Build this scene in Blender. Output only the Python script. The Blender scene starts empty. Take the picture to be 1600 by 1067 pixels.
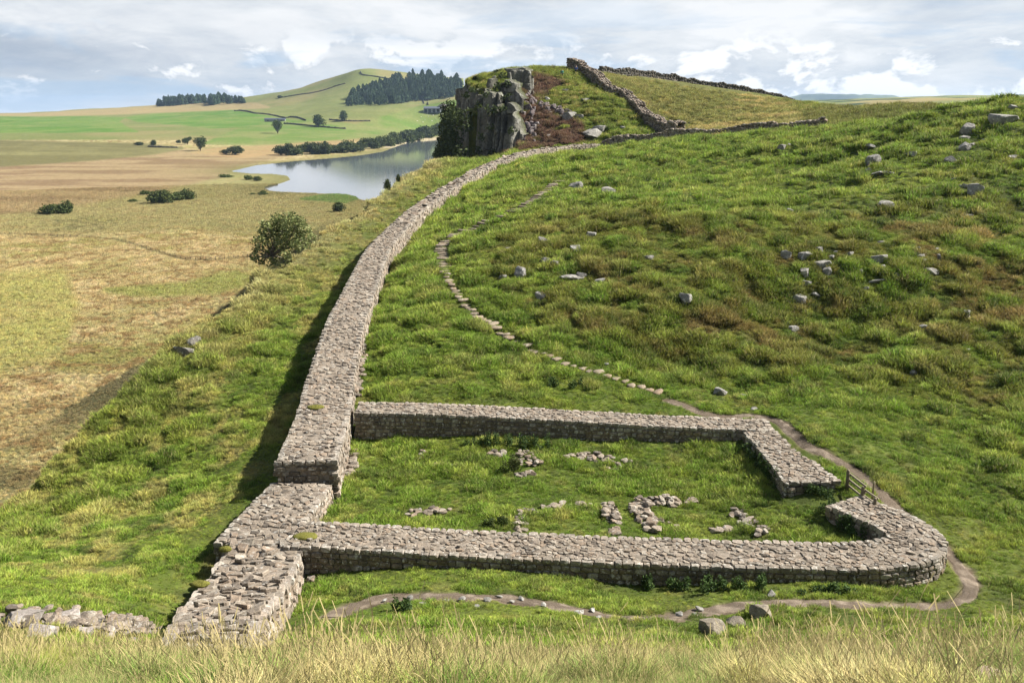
import bpy, math, random
import numpy as np
from mathutils import Vector, Matrix, Euler

SC = bpy.context.scene
RNG = np.random.default_rng(39)
random.seed(39)
R = math.radians

# ------------------------------------------------------------------ camera
F_PX, PITCH, EYE = 1450.0, math.atan((533.5 - 168.0) / 1450.0), 16.0
cam_data = bpy.data.cameras.new('camera')
cam_data.sensor_width = 36.0
cam_data.lens = 36.0 * F_PX / 1600.0
cam_data.clip_start = 0.1
cam_data.clip_end = 30000
cam = bpy.data.objects.new('camera', cam_data)
cam.location = (0, 0, EYE)
cam.rotation_euler = (math.pi / 2 - PITCH, 0, 0)
SC.collection.objects.link(cam)
SC.camera = cam

# ------------------------------------------------------------------ light
SUN_EL, SUN_AZ = R(41), R(80)          # azimuth clockwise from +Y (the way the camera looks)
SUN_DIR = Vector((math.sin(SUN_AZ) * math.cos(SUN_EL), math.cos(SUN_AZ) * math.cos(SUN_EL), math.sin(SUN_EL)))
sun_data = bpy.data.lights.new('sun', 'SUN')
sun_data.energy = 5.0
sun_data.angle = R(0.5)
sun_data.color = (1.0, 0.94, 0.84)
sun = bpy.data.objects.new('sun', sun_data)
sun.rotation_euler = SUN_DIR.to_track_quat('Z', 'Y').to_euler()
SC.collection.objects.link(sun)

SC.view_settings.view_transform = 'Standard'
SC.view_settings.look = 'None'
SC.view_settings.exposure = 1.26
SC.view_settings.gamma = 1.0


class NT:
    """small helper around a node tree"""
    def __init__(self, tree):
        self.t = tree
        tree.nodes.clear()

    def n(self, typ, props=None, **inputs):
        nd = self.t.nodes.new(typ)
        for k, v in (props or {}).items():
            setattr(nd, k, v)
        for k, v in inputs.items():
            self.set(nd, k, v)
        return nd

    def set(self, nd, key, v):
        if isinstance(key, str) and key.startswith('i') and key[1:].isdigit():
            s = nd.inputs[int(key[1:])]
        else:
            s = nd.inputs[key.replace('_', ' ')]
        if isinstance(v, tuple) and len(v) == 2 and hasattr(v[0], 'outputs'):
            self.t.links.new(v[0].outputs[v[1]], s)
        elif hasattr(v, 'outputs'):
            self.t.links.new(v.outputs[0], s)
        else:
            s.default_value = (*v, 1) if s.type == 'RGBA' and len(v) == 3 else v

    def math(self, op, a, b=0.0, clamp=False):
        return self.n('ShaderNodeMath', {'operation': op, 'use_clamp': clamp}, i0=a, i1=b)

    def ramp(self, fac, stops, interp='LINEAR'):
        r = self.n('ShaderNodeValToRGB', None, i0=fac)
        cr = r.color_ramp
        cr.interpolation = interp
        while len(cr.elements) > 1:
            cr.elements.remove(cr.elements[-1])
        for k, (p, c) in enumerate(stops):
            e = cr.elements[0] if k == 0 else cr.elements.new(p)
            e.position = p
            e.color = (c, c, c, 1) if not hasattr(c, '__len__') else (*c, 1)
        return r

    def mix(self, fac, a, b, mode='MIX'):
        m = self.n('ShaderNodeMix', {'data_type': 'RGBA', 'blend_type': mode})
        for key, v in ((0, fac), (6, a), (7, b)):
            if hasattr(v, 'outputs'):
                self.t.links.new(v.outputs[0], m.inputs[key])
            elif isinstance(v, tuple) and len(v) == 2 and hasattr(v[0], 'outputs'):
                self.t.links.new(v[0].outputs[v[1]], m.inputs[key])
            else:
                m.inputs[key].default_value = v if key == 0 else (*v, 1)
        return (m, 2)

    def noise(self, vec, scale, detail=4.0, rough=0.55, dist=0.0):
        nd = self.n('ShaderNodeTexNoise', None, Scale=scale, Detail=detail, Roughness=rough, Distortion=dist)
        if vec is not None:
            self.set(nd, 'Vector', vec)
        return nd


# ------------------------------------------------------------------ sky
world = bpy.data.worlds.new('World')
SC.world = world
world.use_nodes = True
W = NT(world.node_tree)
tc = W.n('ShaderNodeTexCoord')
sep = W.n('ShaderNodeSeparateXYZ', None, i0=(tc, 0))
az = W.math('ARCTAN2', (sep, 0), (sep, 1))
el = W.math('ARCSINE', (sep, 2))
sky = W.n('ShaderNodeTexSky', {'sky_type': 'NISHITA', 'sun_disc': False, 'sun_elevation': SUN_EL,
                               'sun_rotation': SUN_AZ, 'air_density': 1.0, 'dust_density': 0.6, 'ozone_density': 1.5})
sky_l = W.n('ShaderNodeMix', {'data_type': 'RGBA', 'blend_type': 'MULTIPLY'})
sky_l.inputs[0].default_value = 1.0
W.t.links.new(sky.outputs[0], sky_l.inputs[6])
sky_l.inputs[7].default_value = (0.06, 0.06, 0.06, 1)


def skyvec(ka, ke, off):
    return W.n('ShaderNodeCombineXYZ', None, i0=W.math('MULTIPLY', az, ka), i1=W.math('MULTIPLY', el, ke), i2=off)


# broad sheets of grey and white stratocumulus, crumbly at the edges
warp = W.noise(skyvec(6.0, 10.0, 2.2), 1.0, 3.0, 0.5)
sheet = W.noise(skyvec(3.0, 9.5, 3.1), 1.0, 9.0, 0.60, 0.5)
streak = W.noise(skyvec(9.0, 40.0, 7.7), 1.0, 7.0, 0.62, 0.4)
s1 = W.math('ADD', W.math('MULTIPLY', sheet, 0.72), W.math('MULTIPLY', streak, 0.28))
cloud_c = W.ramp(s1, [(0.34, (0.34, 0.42, 0.54)), (0.42, (0.48, 0.53, 0.595)), (0.50, (0.61, 0.64, 0.675)), (0.58, (0.745, 0.755, 0.77))])
# darker bank low over the north-west
bank_az = W.ramp(W.math('ADD', W.math('MULTIPLY', az, 0.8), 0.62), [(0.20, 1.0), (0.52, 0.0)])
bank_el = W.ramp(W.math('MULTIPLY', el, 8.0), [(0.10, 0.0), (0.34, 1.0), (0.58, 0.85), (0.80, 0.1)])
bank_n = W.ramp(W.noise(skyvec(5.0, 17.0, 1.4), 1.0, 8.0, 0.6, 0.4), [(0.36, 0.0), (0.58, 1.0)])
bank = W.math('MULTIPLY', W.math('MULTIPLY', bank_az, bank_el), bank_n)
c1 = W.mix(W.math('MULTIPLY', bank, 0.9), cloud_c, (0.285, 0.345, 0.435))
# rounded cumulus heads near the horizon, grey beneath
puff_el = W.ramp(W.math('MULTIPLY', el, 10.0), [(0.02, 0.2), (0.12, 1.0), (0.55, 0.9), (0.80, 0.0)])
base_n = W.noise(skyvec(11.0, 21.0, 5.33), 1.0, 8.0, 0.6, 0.3)
under = W.math('MULTIPLY', W.ramp(base_n, [(0.50, 0.0), (0.60, 1.0)]), puff_el)
c1 = W.mix(W.math('MULTIPLY', under, 0.45), c1, (0.40, 0.45, 0.52))
puff_n = W.noise(skyvec(11.0, 21.0, 5.5), 1.0, 8.0, 0.6, 0.3)
puff = W.math('MULTIPLY', W.ramp(puff_n, [(0.525, 0.0), (0.565, 1.0)]), puff_el)
c2 = W.mix(W.math('MULTIPLY', puff, 0.85), c1, (0.90, 0.90, 0.905))
# blue gaps
gap = W.math('MULTIPLY', W.ramp(W.noise(skyvec(5.0, 26.0, 9.2), 1.0, 7.0, 0.58, 0.5), [(0.52, 0.0), (0.62, 1.0)]),
             W.ramp(W.math('MULTIPLY', el, 10.0), [(0.0, 0.9), (0.5, 0.8), (1.0, 0.3)]))
c3 = W.mix(W.math('MULTIPLY', gap, 0.65), c2, (0.33, 0.47, 0.64))
# brokener cloud overhead, blue sky between
cover = W.math('MULTIPLY', W.ramp(W.math('MULTIPLY', el, 2.0), [(0.18, 1.0), (0.75, 0.25)]), 0.97)
c4 = W.mix(cover, (sky_l, 2), c3)
bg = W.n('ShaderNodeBackground', None, Color=c4, Strength=0.55)
out = W.n('ShaderNodeOutputWorld', None, Surface=bg)

# ------------------------------------------------------------------ ray helpers (photo pixel + distance -> world point)
SP, CP = math.sin(PITCH), math.cos(PITCH)


def ray(u, v):
    a = (np.asarray(u, float) - 800.0) / F_PX
    b = (np.asarray(v, float) - 533.5) / F_PX
    return a, CP - b * SP, -SP - b * CP


def at(u, v, Y):
    dx, dy, dz = ray(u, v)
    t = Y / dy
    return np.array([dx * t, Y + 0 * t, EYE + dz * t], float)


def project(x, y, z):
    zc = y * CP - (z - EYE) * SP
    yc = -y * SP - (z - EYE) * CP
    zc = np.where(zc > 0.05, zc, 0.05)
    return 800 + F_PX * x / zc, 533.5 + F_PX * yc / zc


# ------------------------------------------------------------------ noise
def _hash(ix, iy, seed):
    h = (ix * 374761393 + iy * 668265263 + seed * 974711) & 0xFFFFFFFF
    h = ((h ^ (h >> 13)) * 1274126177) & 0xFFFFFFFF
    h = h ^ (h >> 16)
    return (h & 0xFFFFFF).astype(float) / 0xFFFFFF


def vnoise(x, y, seed=0):
    x = np.asarray(x, float)
    y = np.asarray(y, float)
    ix = np.floor(x).astype(np.int64)
    iy = np.floor(y).astype(np.int64)
    fx, fy = x - ix, y - iy
    fx = fx * fx * fx * (fx * (fx * 6 - 15) + 10)
    fy = fy * fy * fy * (fy * (fy * 6 - 15) + 10)
    a, b = _hash(ix, iy, seed), _hash(ix + 1, iy, seed)
    c, d = _hash(ix, iy + 1, seed), _hash(ix + 1, iy + 1, seed)
    return (a * (1 - fx) + b * fx) * (1 - fy) + (c * (1 - fx) + d * fx) * fy


def fbm(x, y, octaves=4, seed=0, gain=0.5):
    s, a, t = 0.0, 1.0, 0.0
    for k in range(octaves):
        s = s + a * vnoise(x * 2 ** k + 17.3 * k, y * 2 ** k - 9.1 * k, seed + k)
        t += a
        a *= gain
    return s / t


def smooth(a, b, x):
    t = np.clip((x - a) / (b - a), 0, 1)
    return t * t * (3 - 2 * t)


def in_poly(px, py, poly):
    px = np.asarray(px, float)
    py = np.asarray(py, float)
    ins = np.zeros(px.shape, bool)
    n = len(poly)
    for i in range(n):
        x1, y1 = poly[i]
        x2, y2 = poly[(i + 1) % n]
        if y1 == y2:
            continue
        c = ((y1 > py) != (y2 > py)) & (px < (x2 - x1) * (py - y1) / (y2 - y1) + x1)
        ins ^= c
    return ins


def poly_dist(px, py, pts, closed=False):
    """distance to a polyline"""
    px = np.asarray(px, float)
    py = np.asarray(py, float)
    best = np.full(px.shape, 1e9)
    n = len(pts)
    for i in range(n if closed else n - 1):
        ax, ay = pts[i][0], pts[i][1]
        bx, by = pts[(i + 1) % n][0], pts[(i + 1) % n][1]
        L = (bx - ax) ** 2 + (by - ay) ** 2 + 1e-9
        t = np.clip(((px - ax) * (bx - ax) + (py - ay) * (by - ay)) / L, 0, 1)
        best = np.minimum(best, np.hypot(px - ax - t * (bx - ax), py - ay - t * (by - ay)))
    return best


class TPS:
    """thin plate spline of the height over (bearing, log distance)"""
    S = 1.6

    def __init__(self, pts, smooth_=1e-4):
        p = np.array(pts, float)
        q = self.warp(p[:, 0], p[:, 1])
        n = len(q)
        d = np.linalg.norm(q[:, None] - q[None], axis=2)
        K = np.where(d > 0, d * d * np.log(d + 1e-12), 0) + np.eye(n) * smooth_
        P = np.c_[np.ones(n), q]
        A = np.block([[K, P], [P.T, np.zeros((3, 3))]])
        sol = np.linalg.solve(A, np.r_[p[:, 2], 0, 0, 0])
        self.q, self.w, self.c = q, sol[:n], sol[n:]

    def warp(self, x, y):
        th = np.clip(np.arctan2(x, y), -1.1, 1.1)
        return np.c_[th * self.S, np.log(np.maximum(np.hypot(x, y), 1.2))]

    def __call__(self, x, y):
        x = np.asarray(x, float)
        sh = x.shape
        q = self.warp(x.ravel(), np.asarray(y, float).ravel())
        out_ = np.empty(len(q))
        for i in range(0, len(q), 60000):
            qq = q[i:i + 60000]
            d2 = (qq[:, 0:1] - self.q[:, 0]) ** 2 + (qq[:, 1:2] - self.q[:, 1]) ** 2
            out_[i:i + 60000] = (0.5 * d2 * np.log(d2 + 1e-12)) @ self.w + self.c[0] + qq @ self.c[1:]
        return out_.reshape(sh)


# ------------------------------------------------------------------ the great wall's line: (u, v, distance) on the middle of its top
CURTAIN_UP = [at(480, 718, 36.3), at(507, 640, 43.2), at(514, 600, 46.6), at(526, 550, 50.6), at(541, 500, 55.2), at(563, 450, 62),
              at(585, 400, 72), at(600, 378, 77), at(626, 350, 86), at(674, 310, 101), at(752, 263, 125), at(815, 239, 142),
              at(880, 229, 152), at(938, 226, 157)]
CURTAIN_UP[0][2] = 1.75
CURTAIN_UP[1][2] = 1.75
CURTAIN_LOW = [np.array([-9.0, 30.2, 0.85]), np.array([-8.7, 36.2, 0.85])]
CURTAIN_LOW = [np.array([-9.35, 30.6, 0.85]), np.array([-8.75, 36.1, 0.85])]
RUIN = [at(318, 1003, 16.8), at(335, 975, 19.5), at(372, 925, 24.5), at(405, 873, 29.2), at(416, 858, 30.5)]
RUIN[-1][2] = 1.0

ridge_pts = [(0, 1.2, 14.3), (-1.5, 1.2, 14.3), (1.5, 1.2, 14.3), (0, 4, 12.9), (-3, 4, 12.7), (3, 4, 12.9)]
for u, v, Y in [(-200, 1067, 8.5), (0, 1067, 8.5), (400, 1067, 8.5), (800, 1067, 8.5), (1200, 1067, 8.5), (1600, 1060, 9), (1900, 1060, 9),
                (0, 1020, 14.5), (300, 1028, 14.5), (550, 1034, 14.5), (800, 1036, 14.5), (1200, 1040, 14), (1600, 1050, 13), (1900, 1050, 13),
                (50, 978, 18), (0, 930, 22), (100, 940, 22), (-200, 930, 22), (200, 880, 30), (0, 850, 33), (0, 800, 39), (100, 720, 44), (270, 560, 54),
                (400, 455, 66), (500, 370, 84), (610, 299, 113), (650, 276, 130), (690, 253, 150), (330, 760, 39), (250, 800, 37),
                (600, 940, 26.5), (1000, 962, 25), (1300, 945, 26.5), (1520, 920, 28.5), (1150, 990, 23.2), (1600, 920, 28.5), (1600, 1000, 22),
                (1270, 690, 40), (1400, 780, 35.5), (1500, 870, 31), (1600, 780, 36), (1600, 700, 41), (1600, 640, 45.5), (1600, 560, 51),
                (1600, 480, 56), (1600, 400, 62), (1600, 320, 72), (1600, 240, 85), (1600, 163, 97), (1800, 240, 80), (1800, 480, 55), (1800, 700, 40),
                (1300, 620, 47), (1300, 540, 54), (1300, 460, 59), (1300, 380, 65.5), (1300, 300, 80), (1300, 240, 100), (1300, 203, 118),
                (1050, 620, 46.5), (1050, 560, 52), (1050, 480, 57.5), (1050, 400, 64), (1050, 320, 79), (1050, 260, 105), (1050, 226, 132),
                (800, 600, 48), (800, 520, 55.5), (800, 440, 63), (800, 360, 76), (800, 300, 98), (800, 264, 125), (650, 560, 51.5), (650, 480, 60),
                (650, 400, 74), (1400, 187, 112), (1480, 168, 108), (1600, 157, 102), (1300, 180, 172), (1420, 169, 166), (1480, 172, 165),
                (1250, 187, 180), (1290, 200, 134), (1170, 215, 138), (1060, 222, 144), (1100, 190, 190), (1000, 190, 182), (895, 112, 208),
                (1065, 217, 152), (980, 162, 180), (1000, 122, 275), (945, 118, 240), (1050, 129, 272), (1150, 145, 285), (1240, 166, 300),
                (745, 131, 186), (770, 127, 190), (800, 117, 194), (740, 128, 200), (735, 129, 230), (690, 138, 230), (735, 131, 290), (820, 114, 240), (880, 116, 240), (820, 113, 202), (880, 112, 207), (850, 213, 166), (900, 213, 162), (850, 180, 175), (830, 150, 187), (930, 190, 168),
                (955, 222, 160), (740, 252, 160), (700, 262, 157), (800, 236, 160), (880, 232, 155), (760, 145, 190),
                (735, 246, 170.5), (760, 240, 169), (785, 233, 166), (790, 160, 178), (1450, 151, 2500), (1600, 149, 2500), (1300, 157, 2500), (1230, 160, 2500), (1420, 158, 1200), (1540, 158, 1000),
                (1640, 156, 1000)]:
    ridge_pts.append(tuple(at(u, v, Y)))
ridge_pts += [(-5, 40, 0.05), (4, 40, -.05), (10, 40, -.1), (-5, 33, 0), (4, 33, 0), (11, 33, 0), (-6, 29.5, 0.05), (4, 28.4, 0), (14, 28, 0), (16.5, 31, 0.02)]
for u, Y, z in [(1480, 150, 12.5), (1600, 150, 12), (1050, 360, 14), (1240, 380, 4), (1240, 520, -8), (1240, 1000, -12), (1600, 250, 4),
                (1600, 500, -8), (1400, 300, 6), (1400, 500, -8), (1900, 300, 4), (1900, 1000, 0), (1900, 150, 10), (1050, 700, -5), (1700, 9000, 50), (1300, 9000, 40), (900, 9000, 20)]:
    ridge_pts.append(((u - 800) / F_PX * Y, Y, z))
for line, dl, dr in ((CURTAIN_UP, 1.6, 1.15),):
    for i in range(1, len(line)):
        a, b = line[max(i - 1, 0)], line[min(i + 1, len(line) - 1)]
        t = (b - a)[:2] / np.linalg.norm((b - a)[:2])
        nx, ny = t[1], -t[0]
        if i < 2:
            continue
        ridge_pts.append((line[i][0] + nx * 1.6, line[i][1] + ny * 1.6, line[i][2] - dr))
        ridge_pts.append((line[i][0] - nx * 1.8, line[i][1] - ny * 1.8, line[i][2] - dl))
RUIN[0][2] -= .25
for p, h in ((RUIN[0], .05), (RUIN[1], .75), (RUIN[2], 1.0), (RUIN[3], 1.0)):
    ridge_pts.append((p[0] + 1.6, p[1], p[2] - h))
    ridge_pts.append((p[0] - 1.7, p[1], p[2] - h))
ridge_pts += [(-11.5, 36, 0.05), (-11.6, 31, 0.1), (-11.5, 42, 0.0)]
RIDGE = TPS(ridge_pts)

valley_pts = [(x, y, -32.0) for x, y in ((-20, 30), (-100, 30), (-60, 120), (-20, 150), (-300, 100), (-150, 300), (-20, 300), (-400, 300), (-250, 600), (-20, 600),
                                         (-600, 600), (-450, 800), (-200, 850), (-20, 900), (-120, 1050), (0, 400), (0, 1000))]
for u, v, Y in [(-200, 235, 1000), (0, 232, 1000), (300, 237, 1000), (0, 205, 1400), (300, 205, 1350), (500, 214, 1300), (0, 184, 2000), (200, 181, 2100),
                (400, 178, 1850), (170, 170, 2800), (60, 178.5, 3000), (0, 180, 3000), (-200, 178, 3000), (250, 164, 2700), (385, 161, 2400), (435, 154, 2300),
                (480, 148, 2250), (530, 129, 2300), (562, 112, 2350), (590, 114, 2350), (622, 123, 2300), (660, 130, 2300), (545, 167, 1800), (620, 162, 1800), (700, 152, 1800),
                (680, 176, 1900), (740, 150, 1900), (600, 192, 1600), (690, 202, 1650), (450, 182, 1800), (690, 216, 1490), (740, 216, 1500)]:
    valley_pts.append(tuple(at(u, v, Y)))
for u, Y, z in [(562, 3600, 40), (300, 3800, 0), (0, 5000, -25), (700, 3600, 40), (400, 9000, -30), (0, 9000, -30), (800, 9000, 10), (-400, 5000, -20), (900, 2300, 80)]:
    valley_pts.append(((u - 800) / F_PX * Y, Y, z))
VALLEY = TPS(valley_pts)

EDGE = [(-80, -34), (0, -30), (20, -27.5), (32, -25.0), (39.5, -23.5), (47, -22.6), (54, -20.9), (66, -18.9), (84, -17.6), (114, -14.8), (135, -12.9), (155, -11.7),
        (170, -11.2), (185, -9.2), (215, -9.8), (260, -11.5), (400, -20), (900, -45), (9000, -450)]
EY, EX = np.array(EDGE, float).T


def edge_x(y):
    w = 1.1 * (fbm(np.asarray(y, float) / 5.0, 0 * np.asarray(y, float), 3, 71) - .5) * 2
    return np.interp(y, EY, EX) + w * smooth(20, 40, np.asarray(y, float)) * (1 - smooth(150, 175, np.asarray(y, float)))


LAKE_PX = [(362, 268), (400, 259), (460, 252.5), (520, 247.5), (560, 243.5), (598, 237), (628, 226), (645, 221), (690, 217.5), (735, 216.5), (760, 235),
           (730, 262), (690, 300), (600, 318), (562, 314), (556, 309), (540, 305.5), (500, 304.2), (450, 303), (418, 300.5), (411, 294), (438, 287.5), (455, 281),
           (449, 274.5), (424, 271.5), (395, 271.5)]


def plane_hit(u, v, z=-32.0):
    dx, dy, dz = ray(u, v)
    t = (z - EYE) / dz
    return dx * t, dy * t


LAKE = [plane_hit(u, v) for u, v in LAKE_PX]

# the foot of the crag: level ground in front of the rock faces
CRAG_LINE = [at(u, v, Y)[:2] + np.array([0, 2.6]) for u, v, Y in ((806, 200, 166.0), (788, 171, 168.0), (772, 169, 169.0), (766, 160, 172.6), (750, 138, 174.2), (738, 139, 175.2), (728, 150, 176.6), (719, 163, 180))]
CRAG_FRONT = [tuple(p_) for p_ in CRAG_LINE] + [(-30, 182), (-30, 150), (-2, 150), (2.0, 160)]
CRAG_FLANK = [tuple(at(u, v, Y)[:2] + np.array([3.2, 1.5])) for u, v, Y in ((722, 150, 178), (716, 146, 186), (710, 140, 198), (704, 140, 214), (700, 146, 232))] + [(-45, 232), (-45, 177)]

# footprints kept short and level
MILE = [(-8.5, 30), (13, 29), (15, 31), (13, 44), (-8, 44.5)]


def terrain(x, y):
    x = np.asarray(x, float)
    y = np.asarray(y, float)
    d = x - edge_x(y)
    r = np.hypot(x, y)
    zr = RIDGE(x, y)
    zv = VALLEY(x, y)
    zr = np.where(y < 2, np.clip(zr, 8, 20), zr)
    # hummocks on the ridge
    dm = poly_dist(x, y, MILE, True)
    inside = in_poly(x, y, MILE)
    calm = np.where(inside, 0.25, np.clip(0.3 + dm / 12.0, 0.3, 1.0))
    right = smooth(40, 55, y) * smooth(0, 12, x) * (1 - smooth(300, 420, y))
    n = (fbm(x / 2.3, y / 2.3, 3, 5) - .5) * 0.22 * calm
    n = n + (smooth(.40, .68, fbm(x / 1.1, y / 1.1, 2, 15)) - .4) * 0.26 * (calm - .25) * smooth(20, 30, y)
    n = n + (fbm(x / 9.0, y / 7.0, 3, 9) - .5) * 1.9 * right * (1 - .7 * smooth(100, 160, y))
    n = n + (fbm(x / 26.0, y / 18.0, 2, 19) - .5) * 2.6 * right * (1 - .85 * smooth(100, 150, y)) * smooth(60, 90, y)
    zr = zr + n
    far = smooth(300, 1200, y)
    zv = zv + (fbm(x / 120.0, y / 120.0, 4, 31) - .5) * 9 * far * smooth(1250, 1900, y) + (fbm(x / 3.0, y / 3.0, 3, 33) - .5) * 0.9 * (1 - smooth(300, 700, r))
    zr = zr + (fbm(x / 150.0, y / 150.0, 3, 41) - .5) * 8 * smooth(500, 1000, y)
    # scarp
    dd = np.maximum(-d, 0)
    cliffy = smooth(150, 172, y) * (1 - smooth(300, 420, y))
    slope = 1.6 * dd + 1.2 * (1 - np.exp(-dd / 0.8)) + cliffy * 9 * (1 - np.exp(-dd / 2.5))
    lip = (d < 0) & (d > -160) & (y < 430) & (y > 2)
    ze = np.array(zr)
    if lip.any():
        ze[lip] = RIDGE(edge_x(y[lip]), y[lip])
    lo = np.where(lip, np.minimum(ze, zr + 0.6 * dd), zr) - slope
    w = 1 / (1 + np.exp(-np.clip((lo - zv) / 1.5, -30, 30)))
    z = np.where(d > 0, zr, zv + (lo - zv) * w)
    cf = in_poly(x, y, CRAG_FRONT)
    z = np.where(cf, np.minimum(z, np.interp(x, [-14, -8, -4, 0, 2], [5.0, 6.0, 7.0, 8.4, 9.4]) + .5 * (fbm(x, y, 2, 52) - .5)), z)
    cf = in_poly(x, y, CRAG_FLANK)
    z = np.where(cf, np.minimum(z, np.maximum(5.0 - .28 * (y - 177) + 0.9 * np.minimum(0, x + 9.5), -31)), z)
    # the lough
    lk = in_poly(x, y, LAKE)
    ld = poly_dist(x, y, LAKE, True)
    near = (z < -20)
    z = np.where(lk & near, np.minimum(z, -32.2 - np.minimum(ld * 0.06, 2.0)), z)
    z = np.where(~lk & near & (y < 1600), np.maximum(z, -31.9 + np.minimum(ld * 0.01, 0.3) - 0.02), z)
    return z


TH = np.linspace(-0.62, 0.62, 401)
RR = np.exp(np.linspace(math.log(2.0), math.log(9500.0), 1400))
_gx = RR[:, None] * np.sin(TH)[None]
_gy = RR[:, None] * np.cos(TH)[None]
_gz = terrain(_gx, _gy)


def ground(x, y):
    """terrain height, exact"""
    return terrain(np.atleast_1d(np.asarray(x, float)), np.atleast_1d(np.asarray(y, float)))


def hit(u, v, start=3.0):
    """first point of the ground that the photo's pixel (u, v) looks at"""
    dx, dy, dz = [float(k) for k in ray(u, v)]
    ys = np.exp(np.linspace(math.log(start), math.log(9000), 2600))
    t = ys / dy
    x, z = dx * t, EYE + dz * t
    g = terrain(x, ys)
    below = np.nonzero(z < g)[0]
    if len(below) == 0:
        return None
    k = below[0]
    if k == 0:
        return np.array([x[0], ys[0], g[0]])
    a = (z[k - 1] - g[k - 1]) / ((z[k - 1] - g[k - 1]) - (z[k] - g[k]) + 1e-12)
    y = ys[k - 1] + a * (ys[k] - ys[k - 1])
    xx = dx * y / dy
    return np.array([xx, y, float(terrain(np.array([xx]), np.array([y]))[0])])

# ------------------------------------------------------------------ scene helpers
COL = SC.collection


def tag(o, label=None, cat=None, group=None, kind=None):
    if label:
        o['label'] = label
    if cat:
        o['category'] = cat
    if group:
        o['group'] = group
    if kind:
        o['kind'] = kind
    return o


def empty(name, loc=(0, 0, 0), rz=0.0):
    o = bpy.data.objects.new(name, None)
    o.empty_display_size = 0.3
    o.location = tuple(float(c) for c in loc)
    o.rotation_euler = (0, 0, rz)
    COL.objects.link(o)
    return o


class Acc:
    """gathers vertices, faces and a tint per vertex for ONE mesh"""
    def __init__(self):
        self.v, self.f, self.c, self.n = [], {}, [], 0

    def add(self, verts, faces, tint=(1, 1, 1)):
        verts = np.asarray(verts, float).reshape(-1, 3)
        tint = np.asarray(tint, float)
        if tint.ndim == 1:
            tint = np.tile(tint, (len(verts), 1))
        self.v.append(verts)
        self.c.append(tint)
        faces = faces if isinstance(faces, (list, tuple)) else [faces]
        for fa in faces:
            fa = np.asarray(fa, np.int64)
            self.f.setdefault(fa.shape[1], []).append(fa + self.n)
        self.n += len(verts)

    def mesh(self, name, mat, smooth_=True, origin=None):
        me = bpy.data.meshes.new(name)
        V = np.concatenate(self.v)
        if origin is not None:
            V = V - np.asarray(origin, float)
        C = np.concatenate(self.c)
        loops, starts, k = [], [], 0
        for n, lst in self.f.items():
            fa = np.concatenate(lst)
            loops.append(fa.ravel())
            starts.append(k + np.arange(len(fa)) * n)
            k += fa.size
        loops = np.concatenate(loops)
        starts = np.concatenate(starts)
        me.vertices.add(len(V))
        me.vertices.foreach_set('co', V.astype(np.float32).ravel())
        me.loops.add(len(loops))
        me.loops.foreach_set('vertex_index', loops.astype(np.int32))
        me.polygons.add(len(starts))
        me.polygons.foreach_set('loop_start', starts.astype(np.int32))
        at_ = me.attributes.new('tint', 'FLOAT_COLOR', 'POINT')
        at_.data.foreach_set('color', np.c_[C, np.ones(len(C))].astype(np.float32).ravel())
        me.update(calc_edges=True)
        me.validate()
        me.polygons.foreach_set('use_smooth', np.full(len(me.polygons), smooth_))
        if mat is not None:
            me.materials.append(mat)
        return me

    def build(self, name, mat, parent=None, origin=None, smooth_=True):
        o = bpy.data.objects.new(name, self.mesh(name, mat, smooth_, origin))
        COL.objects.link(o)
        if parent is not None:
            o.parent = parent
        elif origin is not None:
            o.location = tuple(float(c) for c in origin)
        return o

    # simple shapes -------------------------------------------------
    def box(self, c, s, rz=0.0, tint=(1, 1, 1), tilt=0.0, M=None):
        v = CUBE8 * (np.asarray(s, float) / 2)
        if M is None:
            M = rotm(rz, tilt)
        self.add(v @ M.T + np.asarray(c, float), CUBE8F, tint)

    def tube(self, pts, rad, seg=7, tint=(1, 1, 1)):
        pts = np.asarray(pts, float)
        rad = np.broadcast_to(np.asarray(rad, float), (len(pts),))
        vs = []
        for i, p in enumerate(pts):
            t = pts[min(i + 1, len(pts) - 1)] - pts[max(i - 1, 0)]
            t = t / (np.linalg.norm(t) + 1e-9)
            a = np.cross(t, (0.31, 0.87, 0.21) if abs(t[1]) < .9 else (1, 0, 0))
            a /= np.linalg.norm(a)
            b = np.cross(t, a)
            an = np.linspace(0, 2 * math.pi, seg, endpoint=False)
            vs.append(p + rad[i] * (np.cos(an)[:, None] * a + np.sin(an)[:, None] * b))
        f = []
        for i in range(len(pts) - 1):
            for k in range(seg):
                f.append((i * seg + k, i * seg + (k + 1) % seg, (i + 1) * seg + (k + 1) % seg, (i + 1) * seg + k))
        fs = [np.array(f)]
        if seg == 4 or seg >= 3:
            fs.append(np.array([tuple(range(seg))[::-1], tuple((len(pts) - 1) * seg + k for k in range(seg))]))
        self.add(np.concatenate(vs), fs, tint)


def rotm(rz, tx=0.0, ty=0.0):
    return np.array(Euler((tx, ty, rz), 'XYZ').to_matrix())


CUBE8 = np.array([(-1, -1, -1), (1, -1, -1), (1, 1, -1), (-1, 1, -1), (-1, -1, 1), (1, -1, 1), (1, 1, 1), (-1, 1, 1)], float)
CUBE8F = np.array([(0, 3, 2, 1), (4, 5, 6, 7), (0, 1, 5, 4), (1, 2, 6, 5), (2, 3, 7, 6), (3, 0, 4, 7)])


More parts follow.
